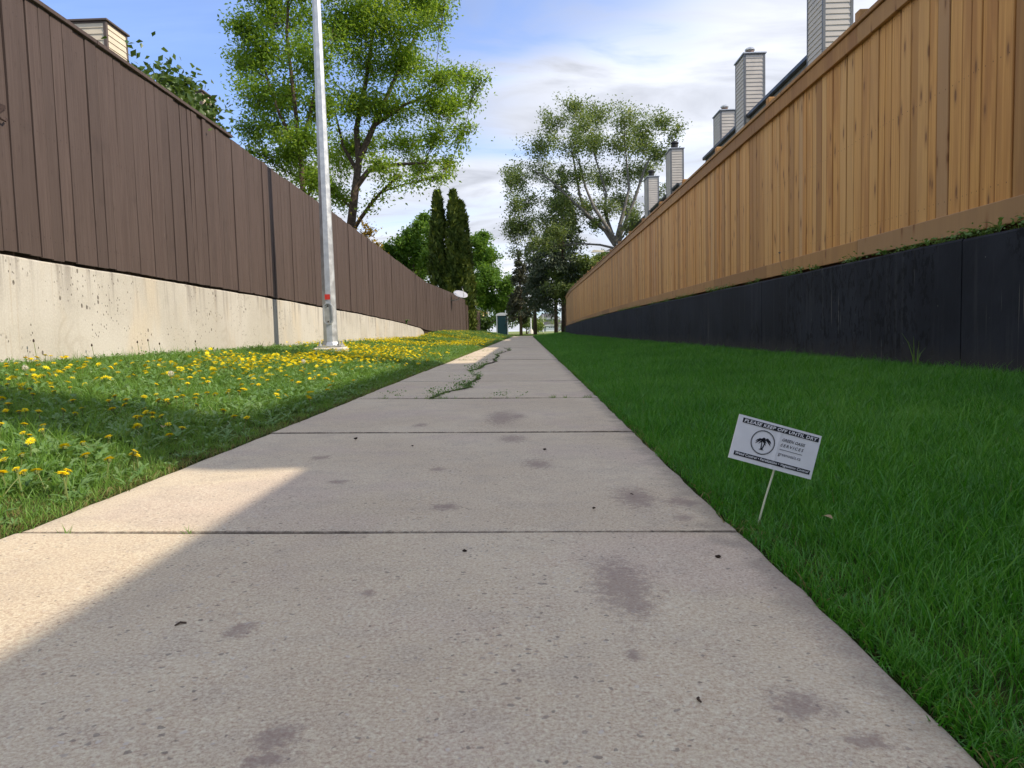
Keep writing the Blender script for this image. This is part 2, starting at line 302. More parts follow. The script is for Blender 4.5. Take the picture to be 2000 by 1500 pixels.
# ------------------------------------------------------------------ measured positions (metres)
DAND= [(-2.97,4.25,0.05),(-2.9,4.27,0.05),(-2.87,4.24,0.05),(-2.71,3.95,0.05),(-2.69,3.98,0.05),(-2.79,3.91,0.05),(-2.48,3.47,0.05),(-2.62,3.68,0.05),(-2.64,3.99,0.05),(-2.7,4.12,0.05),(-2.73,4.22,0.05),(-2.81,4.38,0.05),(-2.84,4.48,0.05),(-2.79,4.44,0.05),(-2.71,4.37,0.05),(-2.82,4.59,0.05),(-2.75,4.53,0.05),(-3.01,4.82,0.05),(-3.36,4.96,0.05),(-3.47,5.1,0.05),(-2.33,3.41,0.05),(-2.31,3.54,0.05),(-2.21,3.4,0.05),(-2.11,3.25,0.05),(-2.22,3.54,0.05),(-2.12,3.12,0.05),(-1.9,3.04,0.05),(-2.11,2.92,0.05),(-2,2.8,0.05),(-1.97,2.74,0.05),(-1.87,2.67,0.05),(-1.84,2.66,0.05),(-1.81,2.69,0.05),(-1.75,2.74,0.05),(-1.73,2.78,0.05),(-1.77,2.89,0.05),(-1.81,3.15,0.05),(-1.84,3.25,0.05),(-1.75,3.18,0.05),(-1.67,3.02,0.05),(-1.66,2.91,0.05),(-1.75,3.33,0.05),(-1.61,3.06,0.05),(-1.76,3.46,0.05),(-1.64,3.24,0.05),(-1.67,3.36,0.05),(-1.65,3.34,0.05),(-1.59,3.23,0.05),(-1.69,3.51,0.05),(-1.63,3.45,0.05),(-1.82,3.81,0.05),(-1.99,4.21,0.05),(-2.06,4.47,0.05),(-1.92,4.13,0.05),(-2.21,4.94,0.05),(-2.33,5.07,0.05),(-1.97,4.45,0.05),(-1.86,4.18,0.05),(-1.82,4.17,0.05),(-1.66,3.66,0.05),(-1.61,3.67,0.05),(-1.59,3.72,0.05),(-1.47,3.24,0.05),(-1.56,3.43,0.05),(-1.29,3.09,0.05),(-1.52,3.71,0.05),(-1.6,3.92,0.05),(-1.65,4.23,0.05),(-1.57,3.98,0.05),(-1.55,4,0.05),(-1.75,4.68,0.05),(-1.62,4.31,0.05),(-1.48,2.82,0.05),(-1.5,2.91,0.05),(-1.45,2.81,0.05),(-1.42,2.82,0.05),(-1.48,2.75,0.05),(-1.45,2.72,0.05),(-1.33,2.69,0.05),(-1.4,2.61,0.05),(-1.34,2.49,0.05),(-1.25,2.63,0.05),(-1.22,2.47,0.05),(-1.18,2.93,0.05),(-1.1,2.93,0.05),(-1.7,2.45,0.05),(-1.59,2.28,0.05),(-1.63,2.44,0.05),(-1.57,2.34,0.05),(-1.52,2.21,0.05),(-1.45,2.11,0.05),(-1.71,2.35,0.05),(-1.33,2.3,0.05),(-1.34,2.18,0.05),(-1.37,2.14,0.05),(-1.47,2.02,0.05),(-1.38,1.9,0.05),(-1.36,1.94,0.05),(-1.23,2.01,0.05),(-1.14,2.09,0.05),(-1.07,2.09,0.05),(-0.945,2.08,0.05),(-1.05,1.95,0.05),(-1.28,1.75,0.05),(-1.25,1.76,0.05),(-1.24,1.77,0.05),(-1.22,1.79,0.05),(-1.13,1.75,0.05),(-1.03,1.77,0.05),(-1.08,1.52,0.05),(-2.96,5.33,0.05),(-2.75,4.89,0.05),(-2.64,4.64,0.05),(-2.44,4.36,0.05),(-2.39,4.45,0.05),(-2.84,5.27,0.05),(-2.9,5.6,0.05),(-2.7,5.18,0.05),(-2.78,5.46,0.05),(-2.85,5.68,0.05),(-2.95,5.9,0.05),(-2.74,5.64,0.05),(-2.12,4.36,0.05),(-2.02,3.98,0.05),(-2.76,6.18,0.09),(-2.97,6.8,0.09),(-3.09,7.18,0.09),(-2.8,6.43,0.09),(-2.59,6.04,0.09),(-2.63,6.3,0.05),(-2.62,6.29,0.09),(-2.27,5.49,0.05),(-2.24,5.54,0.05),(-2.85,7.09,0.09),(-2.94,7.09,0.09),(-3.08,6.53,0.09),(-3.31,5.26,0.05),(-3.14,5.11,0.05),(-2.98,4.95,0.05),(-3.16,5.29,0.05),(-3.19,4.9,0.09),(-3.24,4.92,0.09),(-3.22,4.51,0.05),(-1.53,5.26,0.05),(-1.47,4.95,0.05),(-1.9,8.3,0.05),(-1.87,8.69,0.05),(-1.76,8.57,0.05),(-1.79,9.02,0.05),(-1.64,10.8,0.05),(-1.65,11.3,0.05),(-1.79,13.6,0.05),(-2.07,16.6,0.05),(-2.43,18.0,0.05),(-0.949,3.78,0.05),(-1.23,5.19,0.05),(-1.45,5.53,0.05),(-1.19,4.35,0.05),(-1.71,5.55,0.05),(-1.72,5.23,0.05),(-1.5,4.67,0.05),(-1.78,6.22,0.05),(-1.81,7.14,0.05),(-1.68,4.73,0.05),(-1.55,4.22,0.05),(-1.93,4.98,0.05),(-2.5,7.18,0.05),(-2.72,8.32,0.05),(-2.71,6.78,0.05),(-2.64,6.32,0.05),(-3.17,7.29,0.05)]
STAIN= [(0.142,1.17,0.0573,0.148),(0.151,1.09,0.0344,0.0664),(-0.406,0.988,0.0227,0.0324),(-0.263,0.717,0.0259,0.0292),(-0.264,0.677,0.0246,0.0155),(-0.695,2.42,0.0342,0.0514),(0.0218,2.28,0.0475,0.0926),(0.255,1.81,0.0564,0.133),(-0.203,1.72,0.0363,0.0421),(-0.132,3.51,0.0853,0.321),(-0.0594,3.57,0.0495,0.112),(0.332,1.61,0.0245,0.0366),(0.123,0.914,0.0116,0.0212),(-0.532,2.01,0.0313,0.0357),(-0.278,2.2,0.0247,0.0338),(-0.0689,2.83,0.059,0.114),(-0.483,3.24,0.0318,0.0732),(0.285,0.787,0.0387,0.0346),(0.325,0.716,0.0303,0.0189),(0.357,1.76,0.0485,0.0547),(-0.259,1.13,0.0145,0.0185)]
CRACK= [(-0.594,4.5),(-0.579,4.83),(-0.506,5.11),(-0.464,5.25),(-0.428,5.39),(-0.471,5.65),(-0.457,5.99),(-0.441,6.24),(-0.438,6.73),(-0.553,7.14),(-0.606,7.7),(-0.556,7.9),(-0.528,8.34),(-0.547,8.83),(-0.496,9.38),(-0.438,10),(-0.491,10.7),(-0.466,12.0),(-0.557,12.8),(-0.454,14.3),(-0.358,15.8),(-0.559,17.7)]
T2= [(-7.94,22.0,9.28,0.683),(-7.43,22.2,8.59,0.917),(-7.44,24.3,10.5,1.01),(-7.48,21.3,7.3,0.661),(-7.28,23.4,7.66,0.969),(-7.82,24.0,6.96,0.694),(-6.21,21.7,5.95,0.718),(-5.66,21.1,8.03,0.874),(-6.26,22.1,10.5,1.06),(-8.15,23.7,11.2,0.816),(-5.56,23.3,9.69,0.963),(-7.62,21.5,6.31,0.416),(-5.99,22.7,7.1,0.783),(-6.83,23.7,5.44,0.589),(-7.13,22.7,5.84,0.547),(-8.56,23.6,8.83,0.569),(-6.22,25.0,12.3,1.38),(-7.67,23.8,12.0,0.984),(-8.01,22.5,5.92,0.311),(-5.95,21.7,4.93,0.419)]
T1= [(-4.91,23.3,10.1,1.12),(-4.1,23.9,9.89,1.15),(-3.78,26.3,11.5,1.09),(-2.97,25.3,11.1,0.612),(-2.28,23.3,10.4,0.257),(-4.95,24.7,9.11,1.19),(-3.81,24.9,9.14,1.03),(-2.67,23.6,8.33,0.683),(-2.06,26.0,9.08,0.573),(-1.23,23.4,8.11,0.322),(-5.3,24.5,7.77,1.02),(-4.23,25.1,7.72,1.04),(-2.99,24.7,7.74,0.818),(-2.21,25.4,7.99,0.56),(-5.67,26.0,6.83,0.897),(-4.4,26.9,7.1,0.78),(-2.79,24.1,6.6,0.598),(-2.47,25.6,6.09,0.353),(-3.55,25.8,6.12,0.463),(-2.64,24.1,5.32,0.3),(-4.39,22.9,5.51,0.442),(-6.64,27.0,6.73,0.745),(-3.92,24.2,11.7,1.5),(-2.62,24.2,12.0,0.668),(-5.75,26.6,13.1,1.47),(-6.63,25.4,5.34,0.455),(-1.89,24.9,7.1,0.343),(-6.49,26.1,5.22,0.361),(-3.8,23.0,5.21,0.222)]
T3= [(1.93,47.9,13.4,1.06),(3.11,46.0,13.7,0.953),(4.84,48.0,13.8,1.19),(5.94,44.2,12.5,1.1),(8.41,46.5,12.8,0.961),(9.3,45.5,12.1,0.565),(1.23,47.3,11.7,1.24),(2.67,44.6,11.0,1.17),(4.45,47.6,11.9,1.38),(5.87,46.2,11.3,1.34),(7.66,47.7,11.8,1.25),(8.29,45.9,10.6,0.823),(-0.399,45.7,9.57,0.946),(0.874,47.2,10.2,1.04),(-0.733,48.0,10.5,0.596),(2.99,45.5,9.42,1.13),(5.1,48.0,9.86,1.19),(6.69,47.8,9.94,1.05),(8.5,44.6,8.65,0.431),(3.96,46.5,7.89,0.961),(2.42,46.9,8.31,0.84),(6.66,47.9,7.56,0.792),(6.81,46.7,6.44,0.708),(-0.577,44.5,7.84,0.675),(0.184,46.0,8.08,0.952),(-0.471,46.0,6.86,0.698),(5.17,46.0,7.63,0.761),(7.39,47.9,12.6,0.992),(3.65,45.4,12.5,0.939),(-0.852,44.8,9.26,0.433),(-0.798,46.1,6.42,0.763),(0.149,46.6,6.61,0.9),(1.14,47.8,7.39,0.924),(1.91,46.3,7.93,0.895),(0.736,45.0,5.48,0.745),(-0.473,47.8,5.18,0.725),(4.21,46.0,6.72,0.697),(3.18,46.7,7.17,0.774),(2.02,45.9,6.31,0.823),(6.69,44.8,6.79,0.618),(6.06,46.8,8.2,0.839),(7.62,47.1,10.2,0.91)]
G1= [(-4.87,83.3,10.8,1.03),(-5.51,83.3,8.28,1.49),(-4.01,82.1,8.68,1.25),(-4.03,81.1,6.11,1.79),(-2.36,80.1,5.18,1.33),(-4.68,81.5,3.66,1.57),(-2.74,81.6,3.16,1.35),(-1.43,80.1,2.86,0.773),(-5.65,80.1,5.27,1.44),(-1.64,84.1,4.25,1.04),(-5.14,82.6,9.89,1.14)]
G2= [(-9.69,53.2,6.33,0.66),(-8.63,52.3,6.56,0.722),(-7.92,52.5,6.91,0.796),(-7.4,52.5,6.19,1.09),(-7.44,55.0,4.97,1.21),(-8.7,53.6,5.25,0.96),(-7.07,53.7,8.49,0.519),(-7.39,52.3,7.94,0.361),(-9.45,53.8,5.84,0.741),(-6.5,51.4,7.44,0.496),(-6.35,51.1,5.67,0.846),(-8.5,54.5,7.83,0.188)]
G3= [(4.56,54.3,4.95,0.899),(3.29,55.0,4.3,1.06),(2.13,54.7,3.19,0.905),(3.71,53.3,3.08,0.883),(5.03,53.5,4.69,0.738),(5.74,54.9,5.53,0.53)]
M={}
M['brown']=board_brown(); M['cedar']=board_cedar(); M['cedar_dull']=board_cedar('cedar_rail_wood',.3)
M['cream']=concrete_cream(); M['black']=wall_black(); M['slab']=slab_concrete(); M['soil']=ground_mat()
M['dark']=plain('dark_fence_backing',(.030,.021,.018),.9); M['cedar_back']=plain('cedar_gap_backing',(.075,.036,.014),.9)
M['weathered']=plain('weathered_board',(.085,.062,.050),.85,.2,0,.35,9)
M['galv']=plain('galvanised_steel',(.50,.53,.55),.46,.5,.55,.14,11); M['galv_dull']=plain('dull_cast_steel',(.40,.41,.39),.6,.4,.3,.15,14)
M['padc']=plain('pale_concrete',(.62,.58,.50),.9,.15,0,.15,14); M['red']=plain('red_sticker',(.62,.045,.03),.45,.4,0,.1,40)
M['rust']=plain('rusty_iron',(.06,.04,.035),.7,.3,.3,.3,40)
M['siding']=plain('grey_beige_siding',(.56,.52,.46),.6,.3,0,.06,3); M['siding_cream']=plain('cream_siding',(.66,.58,.44),.6,.3,0,.05,3)
M['trim']=plain('grey_trim',(.17,.18,.19),.55,.35,0,.1,5); M['trim_brown']=plain('brown_trim',(.115,.09,.08),.6,.3,0,.1,5)
M['cap']=plain('light_metal_cap',(.45,.47,.49),.4,.5,.4,.1,7); M['flue']=plain('brown_flue',(.14,.085,.06),.5,.4,.3,.2,9)
M['shiny']=plain('shiny_flue_cap',(.62,.62,.60),.3,.5,.8,.1,9); M['soot']=plain('black_flue',(.018,.018,.019),.55,.4,.2,.2,9)
M['gutter']=plain('dark_gutter',(.030,.032,.035),.4,.4,0,.1,4); M['roof']=plain('grey_shingle',(.085,.085,.090),.9,.2,0,.25,9)
M['fascia']=plain('grey_fascia',(.23,.245,.255),.55,.3,0,.08,4)
M['white']=plain('white_paint',(.74,.75,.76),.5,.4,0,.04,3); M['glass']=plain('dark_window_glass',(.03,.035,.045),.1,.6,0,.1,2)
M['bark']=plain('brown_bark',(.105,.078,.060),.95,.1,0,.4,12); M['bark_grey']=plain('pale_grey_bark',(.18,.17,.15),.9,.15,0,.3,10)
M['leaf_ash']=leafmat('ash_leaf',[(.1,(.115,.21,.026)),(.45,(.20,.335,.042)),(.8,(.30,.42,.080))],.60)
M['leaf_poplar']=leafmat('poplar_leaf',[(.1,(.085,.145,.038)),(.5,(.160,.235,.066)),(.85,(.31,.37,.17))],.46,.42,.4)
M['leaf_maple']=leafmat('maple_leaf',[(.1,(.055,.125,.018)),(.5,(.12,.235,.032)),(.9,(.21,.33,.060))],.46)
M['leaf_bush']=leafmat('shrub_leaf',[(.1,(.028,.060,.016)),(.5,(.065,.120,.028)),(.9,(.125,.195,.045))],.35,.4,.4)
M['leaf_gold']=leafmat('gold_leaf',[(.1,(.20,.15,.02)),(.9,(.42,.30,.04))],.35)
M['needle']=leafmat('spruce_needle',[(.1,(.026,.044,.026)),(.6,(.055,.082,.046)),(.95,(.115,.13,.075))],.12,.6)
M['needle_brown']=leafmat('brown_spruce_needle',[(.1,(.042,.050,.030)),(.6,(.080,.085,.052)),(.95,(.15,.135,.085))],.12,.6)
M['cedar_leaf']=leafmat('columnar_cedar_leaf',[(.1,(.030,.045,.010)),(.5,(.068,.108,.020)),(.9,(.14,.175,.034))],.2,.6)
M['grass']=leafmat('grass_blade',[(.05,(.085,.185,.026)),(.45,(.160,.32,.055)),(.8,(.25,.41,.10)),(.97,(.46,.48,.22))],.44,.45,.35)
M['grass_dark']=leafmat('lush_grass_blade',[(.05,(.018,.10,.008)),(.45,(.055,.24,.017)),(.8,(.17,.42,.060)),(.99,(.44,.60,.28))],.38,.36,.55)
M['grass_dry']=leafmat('dry_grass_blade',[(.1,(.10,.11,.025)),(.5,(.22,.20,.075)),(.9,(.38,.31,.15))],.3,.6)
M['weed']=leafmat('dandelion_leaf',[(.1,(.085,.19,.044)),(.5,(.15,.28,.080)),(.9,(.24,.36,.14))],.35,.45,.35)
M['petal']=leafmat('dandelion_petal',[(.1,(.86,.60,.008)),(.6,(.93,.77,.012)),(1,(.95,.82,.04))],.22,.6,.2)
M['stem']=plain('dandelion_stem',(.16,.20,.06),.6); M['fluff']=leafmat('dandelion_fluff',[(0,(.62,.62,.60)),(1,(.8,.8,.78))],.5,.8)

# ------------------------------------------------------------------ terrain
def S(a,b,t):
    t=np.clip((np.asarray(t,float)-a)/(b-a),0,1); return t*t*(3-2*t)
def lerp(pts,y): return np.interp(y,[p[0] for p in pts],[p[1] for p in pts])
FL_BOT=[(-5,1.16),(5,1.034),(10.45,.962),(15.7,.868),(21,.735),(24.6,.603),(26,.52),(28,.47),(31,.45),(60,.40)]
FL_TOP=[(-5,2.98),(5.4,2.89),(9.1,2.83),(10.7,2.77),(13.9,2.69),(26.15,2.235),(26.3,2.21),(30.9,2.26),(36.6,2.31),(45,2.27),(62,2.15)]
WR_TOP=[(-5,.90),(22,.90),(36,.82),(51.6,.66)]
FR_BOT=[(-5,.935),(22,.935),(36,.86),(51.6,.70)]
FR_TOP=[(-5,2.755),(8,2.765),(22,2.80),(46,2.87),(49,2.80),(51.8,2.62)]
FL=-3.56; FR=2.65
def gz(x,y):
    x=np.asarray(x,float); y=np.asarray(y,float)
    e=1-S(54,62,y)
    zl=.02+(-1.07-x)*.0945
    rise=.20*S(22,30,y)*S(-1.3,-3.4,x)
    left=(zl+rise)*1.0
    left=np.where(x<-3.7,np.interp(y,[p[0] for p in FL_BOT],[p[1] for p in FL_BOT])-.08,left)
    zr=-.012+(x-.425)*.045
    zr=zr+.09*S(38,52,y)*S(.8,2.6,x)
    right=np.where(x>2.72,np.interp(y,[p[0] for p in WR_TOP],[p[1] for p in WR_TOP])-.03,zr)
    path=-.018*x-.045
    z=np.where(x<-1.08,left,np.where(x>.44,right,path))
    zz=z*e+(1-e)*np.where((x>-1.08)&(x<.44),-.02,0.0)
    return zz
def build_ground():
    xs=np.array([-500,-150,-60,-30,-15,-9,-6,-3.72,-3.69,-3.4,-3,-2.6,-2.2,-1.8,-1.4,-1.2,-1.095,-1.065,-.6,0,.40,.43,.46,.7,1,1.4,1.8,2.2,2.6,2.71,2.735,4,6,9,15,30,60,150,500])
    ys=np.concatenate([np.arange(-6,62,.8),[62,66,72,80,95,120,160,220,300,420,700]]); ys=np.concatenate([[-60,-25],ys])
    X,Y=np.meshgrid(xs,ys); Z=gz(X,Y)
    n=len(xs); V=np.stack([X.ravel(),Y.ravel(),Z.ravel()],1)
    i=np.arange(len(ys)-1)[:,None]*n+np.arange(n-1)[None]; i=i.ravel(); F=np.stack([i,i+1,i+n+1,i+n],1)
    tag(link('ground',np_mesh('ground',V,F,M['soil'])),kind='structure')
build_ground()

# ------------------------------------------------------------------ footpath
M['crack']=plain('crack_soil',(.045,.036,.022),.95,.1,0,.4,60)
def build_path():
    root=thing('path',None,None); root['kind']='structure'
    bed=MB().add([(-1.05,-2,.0189-.013),(.41,-2,-.0074-.013),(.41,55.6,-.0074-.013),(-1.05,55.6,.0189-.013),(-1.05,-2,-.15),(.41,-2,-.15),(.41,55.6,-.15),(-1.05,55.6,-.15)],[(0,1,2,3),(7,6,5,4),(0,4,5,1),(1,5,6,2),(2,6,7,3),(3,7,4,0)]).build('path_bed',M['crack'],root)
    J=[-1.544]+[1.496+1.52*(k-1) for k in range(0,37)]
    J=[1.496+1.52*k for k in range(-2,36)]
    for k in range(len(J)-1):
        g=(.0065,.0075,.006)[k%3]
        y0,y1=J[k]+g,J[k+1]-g
        near=k<5
        nx,ny=(40,36) if near else (16,4)
        x0,x1=-1.07,.424-.004*max(0,(y0-10))*.3
        xs=np.linspace(x0,x1,nx+1); ys=np.linspace(y0,y1,ny+1)
        bv=.011
        xs=np.concatenate([[x0,x0+bv*.45,x0+bv],xs[1:-1],[x1-bv,x1-bv*.45,x1]]); ys=np.concatenate([[y0,y0+bv*.45,y0+bv],ys[1:-1],[y1-bv,y1-bv*.45,y1]])
        X,Y=np.meshgrid(xs,ys); dx=np.minimum(X-x0,x1-X); dy=np.minimum(Y-y0,y1-Y)
        q=np.minimum(dx,dy); drop=np.where(q<bv,(1-np.sqrt(np.clip(1-(1-q/bv)**2,0,1)))*bv*.9,0)
        lvl=RS.normal(0,.0012); tilt=RS.normal(0,.0009)
        Z=-.018*X-drop+lvl+tilt*(Y-y0)+.0012*np.sin(X*5+k)*np.sin(Y*4+k*2)
        # ragged edges
        jag=(RS.normal(0,1,len(ys)));jag=np.convolve(jag,[.25,.5,.25],'same')*.0045
        X=X.copy(); X[:,-3:]+=jag[:,None]; X[:,:3]+=np.roll(jag,3)[:,None]*.8
        jy=np.convolve(RS.normal(0,1,len(xs)),[.3,.4,.3],'same')*.0011; Y=Y.copy(); Y[:2]+=jy; Y[-2:]+=np.roll(jy,2)
        # chipped right edge
        if near or k<14:
            for c in range(5):
                cy=RS.uniform(y0,y1); w=RS.uniform(.02,.09); dep=RS.uniform(.01,.04)
                m=np.clip(1-np.abs(Y-cy)/w,0,1)*np.clip(1-(x1-X)/dep/1.6,0,1); Z-=m*.0006
        n=len(xs); V=np.stack([X.ravel(),Y.ravel(),Z.ravel()],1)
        i=(np.arange(len(ys)-1)[:,None]*n+np.arange(n-1)[None]).ravel(); F=np.stack([i,i+1,i+n+1,i+n],1)
        # skirt
        rim=np.concatenate([np.arange(n),np.arange(1,len(ys))*n+n-1,(len(ys)-1)*n+np.arange(n-2,-1,-1),np.arange(len(ys)-2,0,-1)*n])
        B=V[rim].copy(); B[:,2]-=.1; m=len(rim); base=len(V); V=np.concatenate([V,B]); a=np.arange(m); b=(a+1)%m
        F=np.concatenate([F,np.stack([rim[a],base+a,base+b,rim[b]],1)])
        link('slab',np_mesh('slab',V,F,M['slab'],smooth=True),root)
    # the long wandering crack: a strip of soil just proud of the slabs
    mb=MB(); pts=[]
    for (ax,ay),(bx,by) in zip(CRACK[:-1],CRACK[1:]):
        for t in np.linspace(0,1,7)[:-1]: pts.append((ax+(bx-ax)*t+RS.normal(0,.008),ay+(by-ay)*t))
    vs=[];fs=[]
    for i,(x,y) in enumerate(pts):
        w=RS.uniform(.010,.026); vs+=[(x-w,y,-.018*(x-w)+.0035),(x+w,y+.01,-.018*(x+w)+.0035)]
        if i: fs.append((2*i-2,2*i-1,2*i+1,2*i))
    mb.add(vs,fs).build('crack',M['crack'],root); return pts
M['crack']=plain('crack_soil',(.045,.036,.022),.95,.1,0,.4,60)
CR_PTS=build_path()
tag(MB().box(-40,40,55.75,58.2,-.1,.012).build('pavement',M['padc']),kind='structure')
tag(MB().box(-300,300,96,104,-.12,.008).build('road',plain('asphalt',(.06,.06,.062),.9,.2,0,.2,3)),kind='structure')

# ------------------------------------------------------------------ walls
def left_wall():
    root=thing('retaining_wall','low cream concrete retaining wall under the brown fence','retaining wall')
    ys=list(np.arange(-4,24.6,.35))+[24.6,24.9,25.2,25.45,25.65,25.8]
    vs=[];fs=[]
    for i,y in enumerate(ys):
        zt=float(lerp(FL_BOT,y))-.012
        if y>24.6: zt=.25+(.585-.25)*math.sqrt(max(0,1-((y-24.6)/1.2)**2))
        zt+=RS.normal(0,.003); r=.012
        vs+=[(FL,y,.0),(FL,y,zt-r),(FL-r,y,zt),(FL-.22,y,zt),(FL-.22,y,.0)]
        if i:
            a=5*(i-1); b=5*i
            for k in range(4): fs.append((a+k,b+k,b+k+1,a+k+1))
    n=len(ys)-1; fs.append((0,1,2,3,4)); fs.append(tuple(5*n+k for k in (4,3,2,1,0)))
    MB().add(vs,fs).build('wall_face',M['cream'],root)
    # dirt ledge joint between wall and fence
    return root
left_wall()
def right_wall():
    root=thing('retaining_wall','black painted concrete retaining wall under the cedar fence','retaining wall')
    J=[-3,.78,4.62,8.5]+[8.5+3.85*k for k in range(1,12)]; J=[j for j in J if j<51]+[51.5]
    for a,b in zip(J[:-1],J[1:]):
        vs=[];fs=[]; ys=np.linspace(a+.006,b-.006,7)
        for i,y in enumerate(ys):
            zt=float(lerp(WR_TOP,y))+RS.normal(0,.003); c=.014; e=.006 if i in(0,6) else 0
            vs+=[(FR+e,y,-.05),(FR+e,y,zt-c),(FR+c,y,zt),(FR+.22,y,zt),(FR+.22,y,-.05)]
            if i:
                p=5*(i-1); q=5*i
                for k in range(4): fs.append((p+k,p+k+1,q+k+1,q+k))
        fs.append((4,3,2,1,0)); fs.append(tuple(30+k for k in range(5)))
        MB().add(vs,fs).build('wall_panel',M['black'],root)
    MB().box(FR+.05,FR+.21,-3,51.4,-.04,.6).build('joint_filler',M['soot'],root)
right_wall()

# ------------------------------------------------------------------ fences
def board_meshes(name,mat,th,n,wob,ch=.004):
    out=[]
    for k in range(n):
        zs=[0,.3,.62,1]; vs=[];fs=[]
        for z in zs:
            j=RS.normal(0,wob); w0=-.5+RS.normal(0,wob*2); w1=.5+RS.normal(0,wob*2); cy=ch/.14
            prof=[(-th,w0),(-ch+j,w0),(j,w0+cy),(j,w1-cy),(-ch+j,w1),(-th,w1)]
            vs+=[(x,y,z) for x,y in prof]
        for i in range(3):
            for p in range(6):
                q=(p+1)%6; fs.append((6*i+p,6*i+q,6*i+6+q,6*i+6+p))
        fs.append((5,4,3,2,1,0)); fs.append(tuple(18+p for p in range(6)))
        m=MB().add(vs,fs).mesh(name,mat); out.append(m)
    return out
def joined_boards(name,mat,meshes,places,parent):
    mb=MB()
    for (x,y,z,rz,w,h) in places:
        c,s=math.cos(rz),math.sin(rz); me=random.choice(meshes)
        vs=[(x+c*v.co.x-s*v.co.y*w,y+s*v.co.x+c*v.co.y*w,z+v.co.z*h) for v in me.vertices]
        mb.add(vs,[tuple(p.vertices) for p in me.polygons])
    o=mb.build(name,mat,parent); o['kind']='stuff'; return o
def left_fence():
    root=thing('fence','tall brown painted board fence on the cream wall','fence',(FL,0,0))
    bm=board_meshes('board',M['brown'],.019,10,.0012)
    y=4.75; n=0
    while y<43.0:
        w=random.choice([.138,.142,.14,.12,.095,.15,.135,.085,.16]); gap=random.choice([.004,.005,.006,.008,.010,.013])
        yc=y+w/2; zb=float(lerp(FL_BOT,yc))+RS.normal(0,.004)+.012; zt=float(lerp(FL_TOP,yc))+RS.normal(0,.004)
        if y>27 and int((y-27)/2.4)!=int((y+w-27)/2.4): gap=.035
        dx=.010+random.choice([0,0,.004,.009,-.005])
        link('board',random.choice(bm),root,(dx,yc,zb),(RS.normal(0,.0022),RS.normal(0,.002),RS.normal(0,.012)),(1,w-gap,zt-zb)); n+=1
        y+=w
    pl=[(0,yy,float(lerp(FL_BOT,yy)),0,.136,1.8) for yy in np.arange(-4,4.7,.14)]
    joined_boards('board_run',M['brown'],bm,pl,root)
    # posts, and a solid dark backing added so no light leaks through the gaps
    for a,b in zip(np.arange(-4,43,2.35),np.arange(-4,43,2.35)+2.35):
        b=min(b,43); zb0,zb1=float(lerp(FL_BOT,a)),float(lerp(FL_BOT,b)); h0,h1=float(lerp(FL_TOP,a)),float(lerp(FL_TOP,b))
        MB().add([(-.042,a,zb0-.10),(-.030,a,zb0-.10),(-.030,b,zb1-.10),(-.042,b,zb1-.10),(-.042,a,h0-.03),(-.030,a,h0-.03),(-.030,b,h1-.03),(-.042,b,h1-.03)],
            [(0,3,2,1),(4,5,6,7),(0,1,5,4),(1,2,6,5),(2,3,7,6),(3,0,4,7)]).build('light_stop_panel',M['dark'],root)
        MB().box(-.14,-.05,a,a+.09,zb0-.3,h0-.05).build('post',M['dark'],root)
    # capping plank along the near stretch
    for a,b in ((-4,1.9),(1.91,6.3),(6.31,9.14)):
        z0,z1=float(lerp(FL_TOP,a))+.008,float(lerp(FL_TOP,b))+.008
        vs=[]
        for yy,z in((a,z0),(b,z1)): vs+=[(-.11,yy,z),(.032,yy,z),(.036,yy,z+.004),(.036,yy,z+.032),(.030,yy,z+.037),(-.11,yy,z+.037)]
        f=[(i,(i+1)%6,6+(i+1)%6,6+i) for i in range(6)]+[(5,4,3,2,1,0),tuple(range(6,12))]
        MB().add(vs,f).build('cap_board',M['brown'],root)
    # gate latch at the near edge
    la=MB(); la.add([(.012,4.98,2.04),(.012,5.14,2.04),(.012,5.145,2.02),(.012,5.07,1.965),(.012,4.98,1.955),(.02,4.98,2.04),(.02,5.14,2.04),(.02,5.145,2.02),(.02,5.07,1.965),(.02,4.98,1.955)],
       [(4,3,2,1,0),(5,6,7,8,9)]+[(i,(i+1)%5,5+(i+1)%5,5+i) for i in range(5)])
    L=la.build('latch',M['rust'],root); MB().tube([(.02,5.04,1.965),(.035,5.07,1.93),(.04,5.10,1.925),(.035,5.125,1.945)],.007,6).build('hook',M['rust'],L)
    return root
left_fence()
def weathered_fence():
    root=thing('fence','dark weathered board fence beyond the end of the brown fence','fence',(FL,43.15,0))
    bm=board_meshes('board',M['weathered'],.02,4,.002)
    y=0
    while y<14:
        w=random.choice([.14,.15,.12]); zb=float(lerp(FL_BOT,y+43.15)); link('board',random.choice(bm),root,(random.choice([0,.02,-.01]),y,zb-.03),(0,0,RS.normal(0,.03)),(1,w-.02,1.62-.012*y+RS.normal(0,.03))); y+=w
    for k in range(7): MB().box(-.12,-.03,k*2.3,k*2.3+.09,.1,1.9).build('post',M['weathered'],root)
    MB().box(-.05,-.022,-.05,14,.8,.89).build('rail',M['weathered'],root)
weathered_fence()
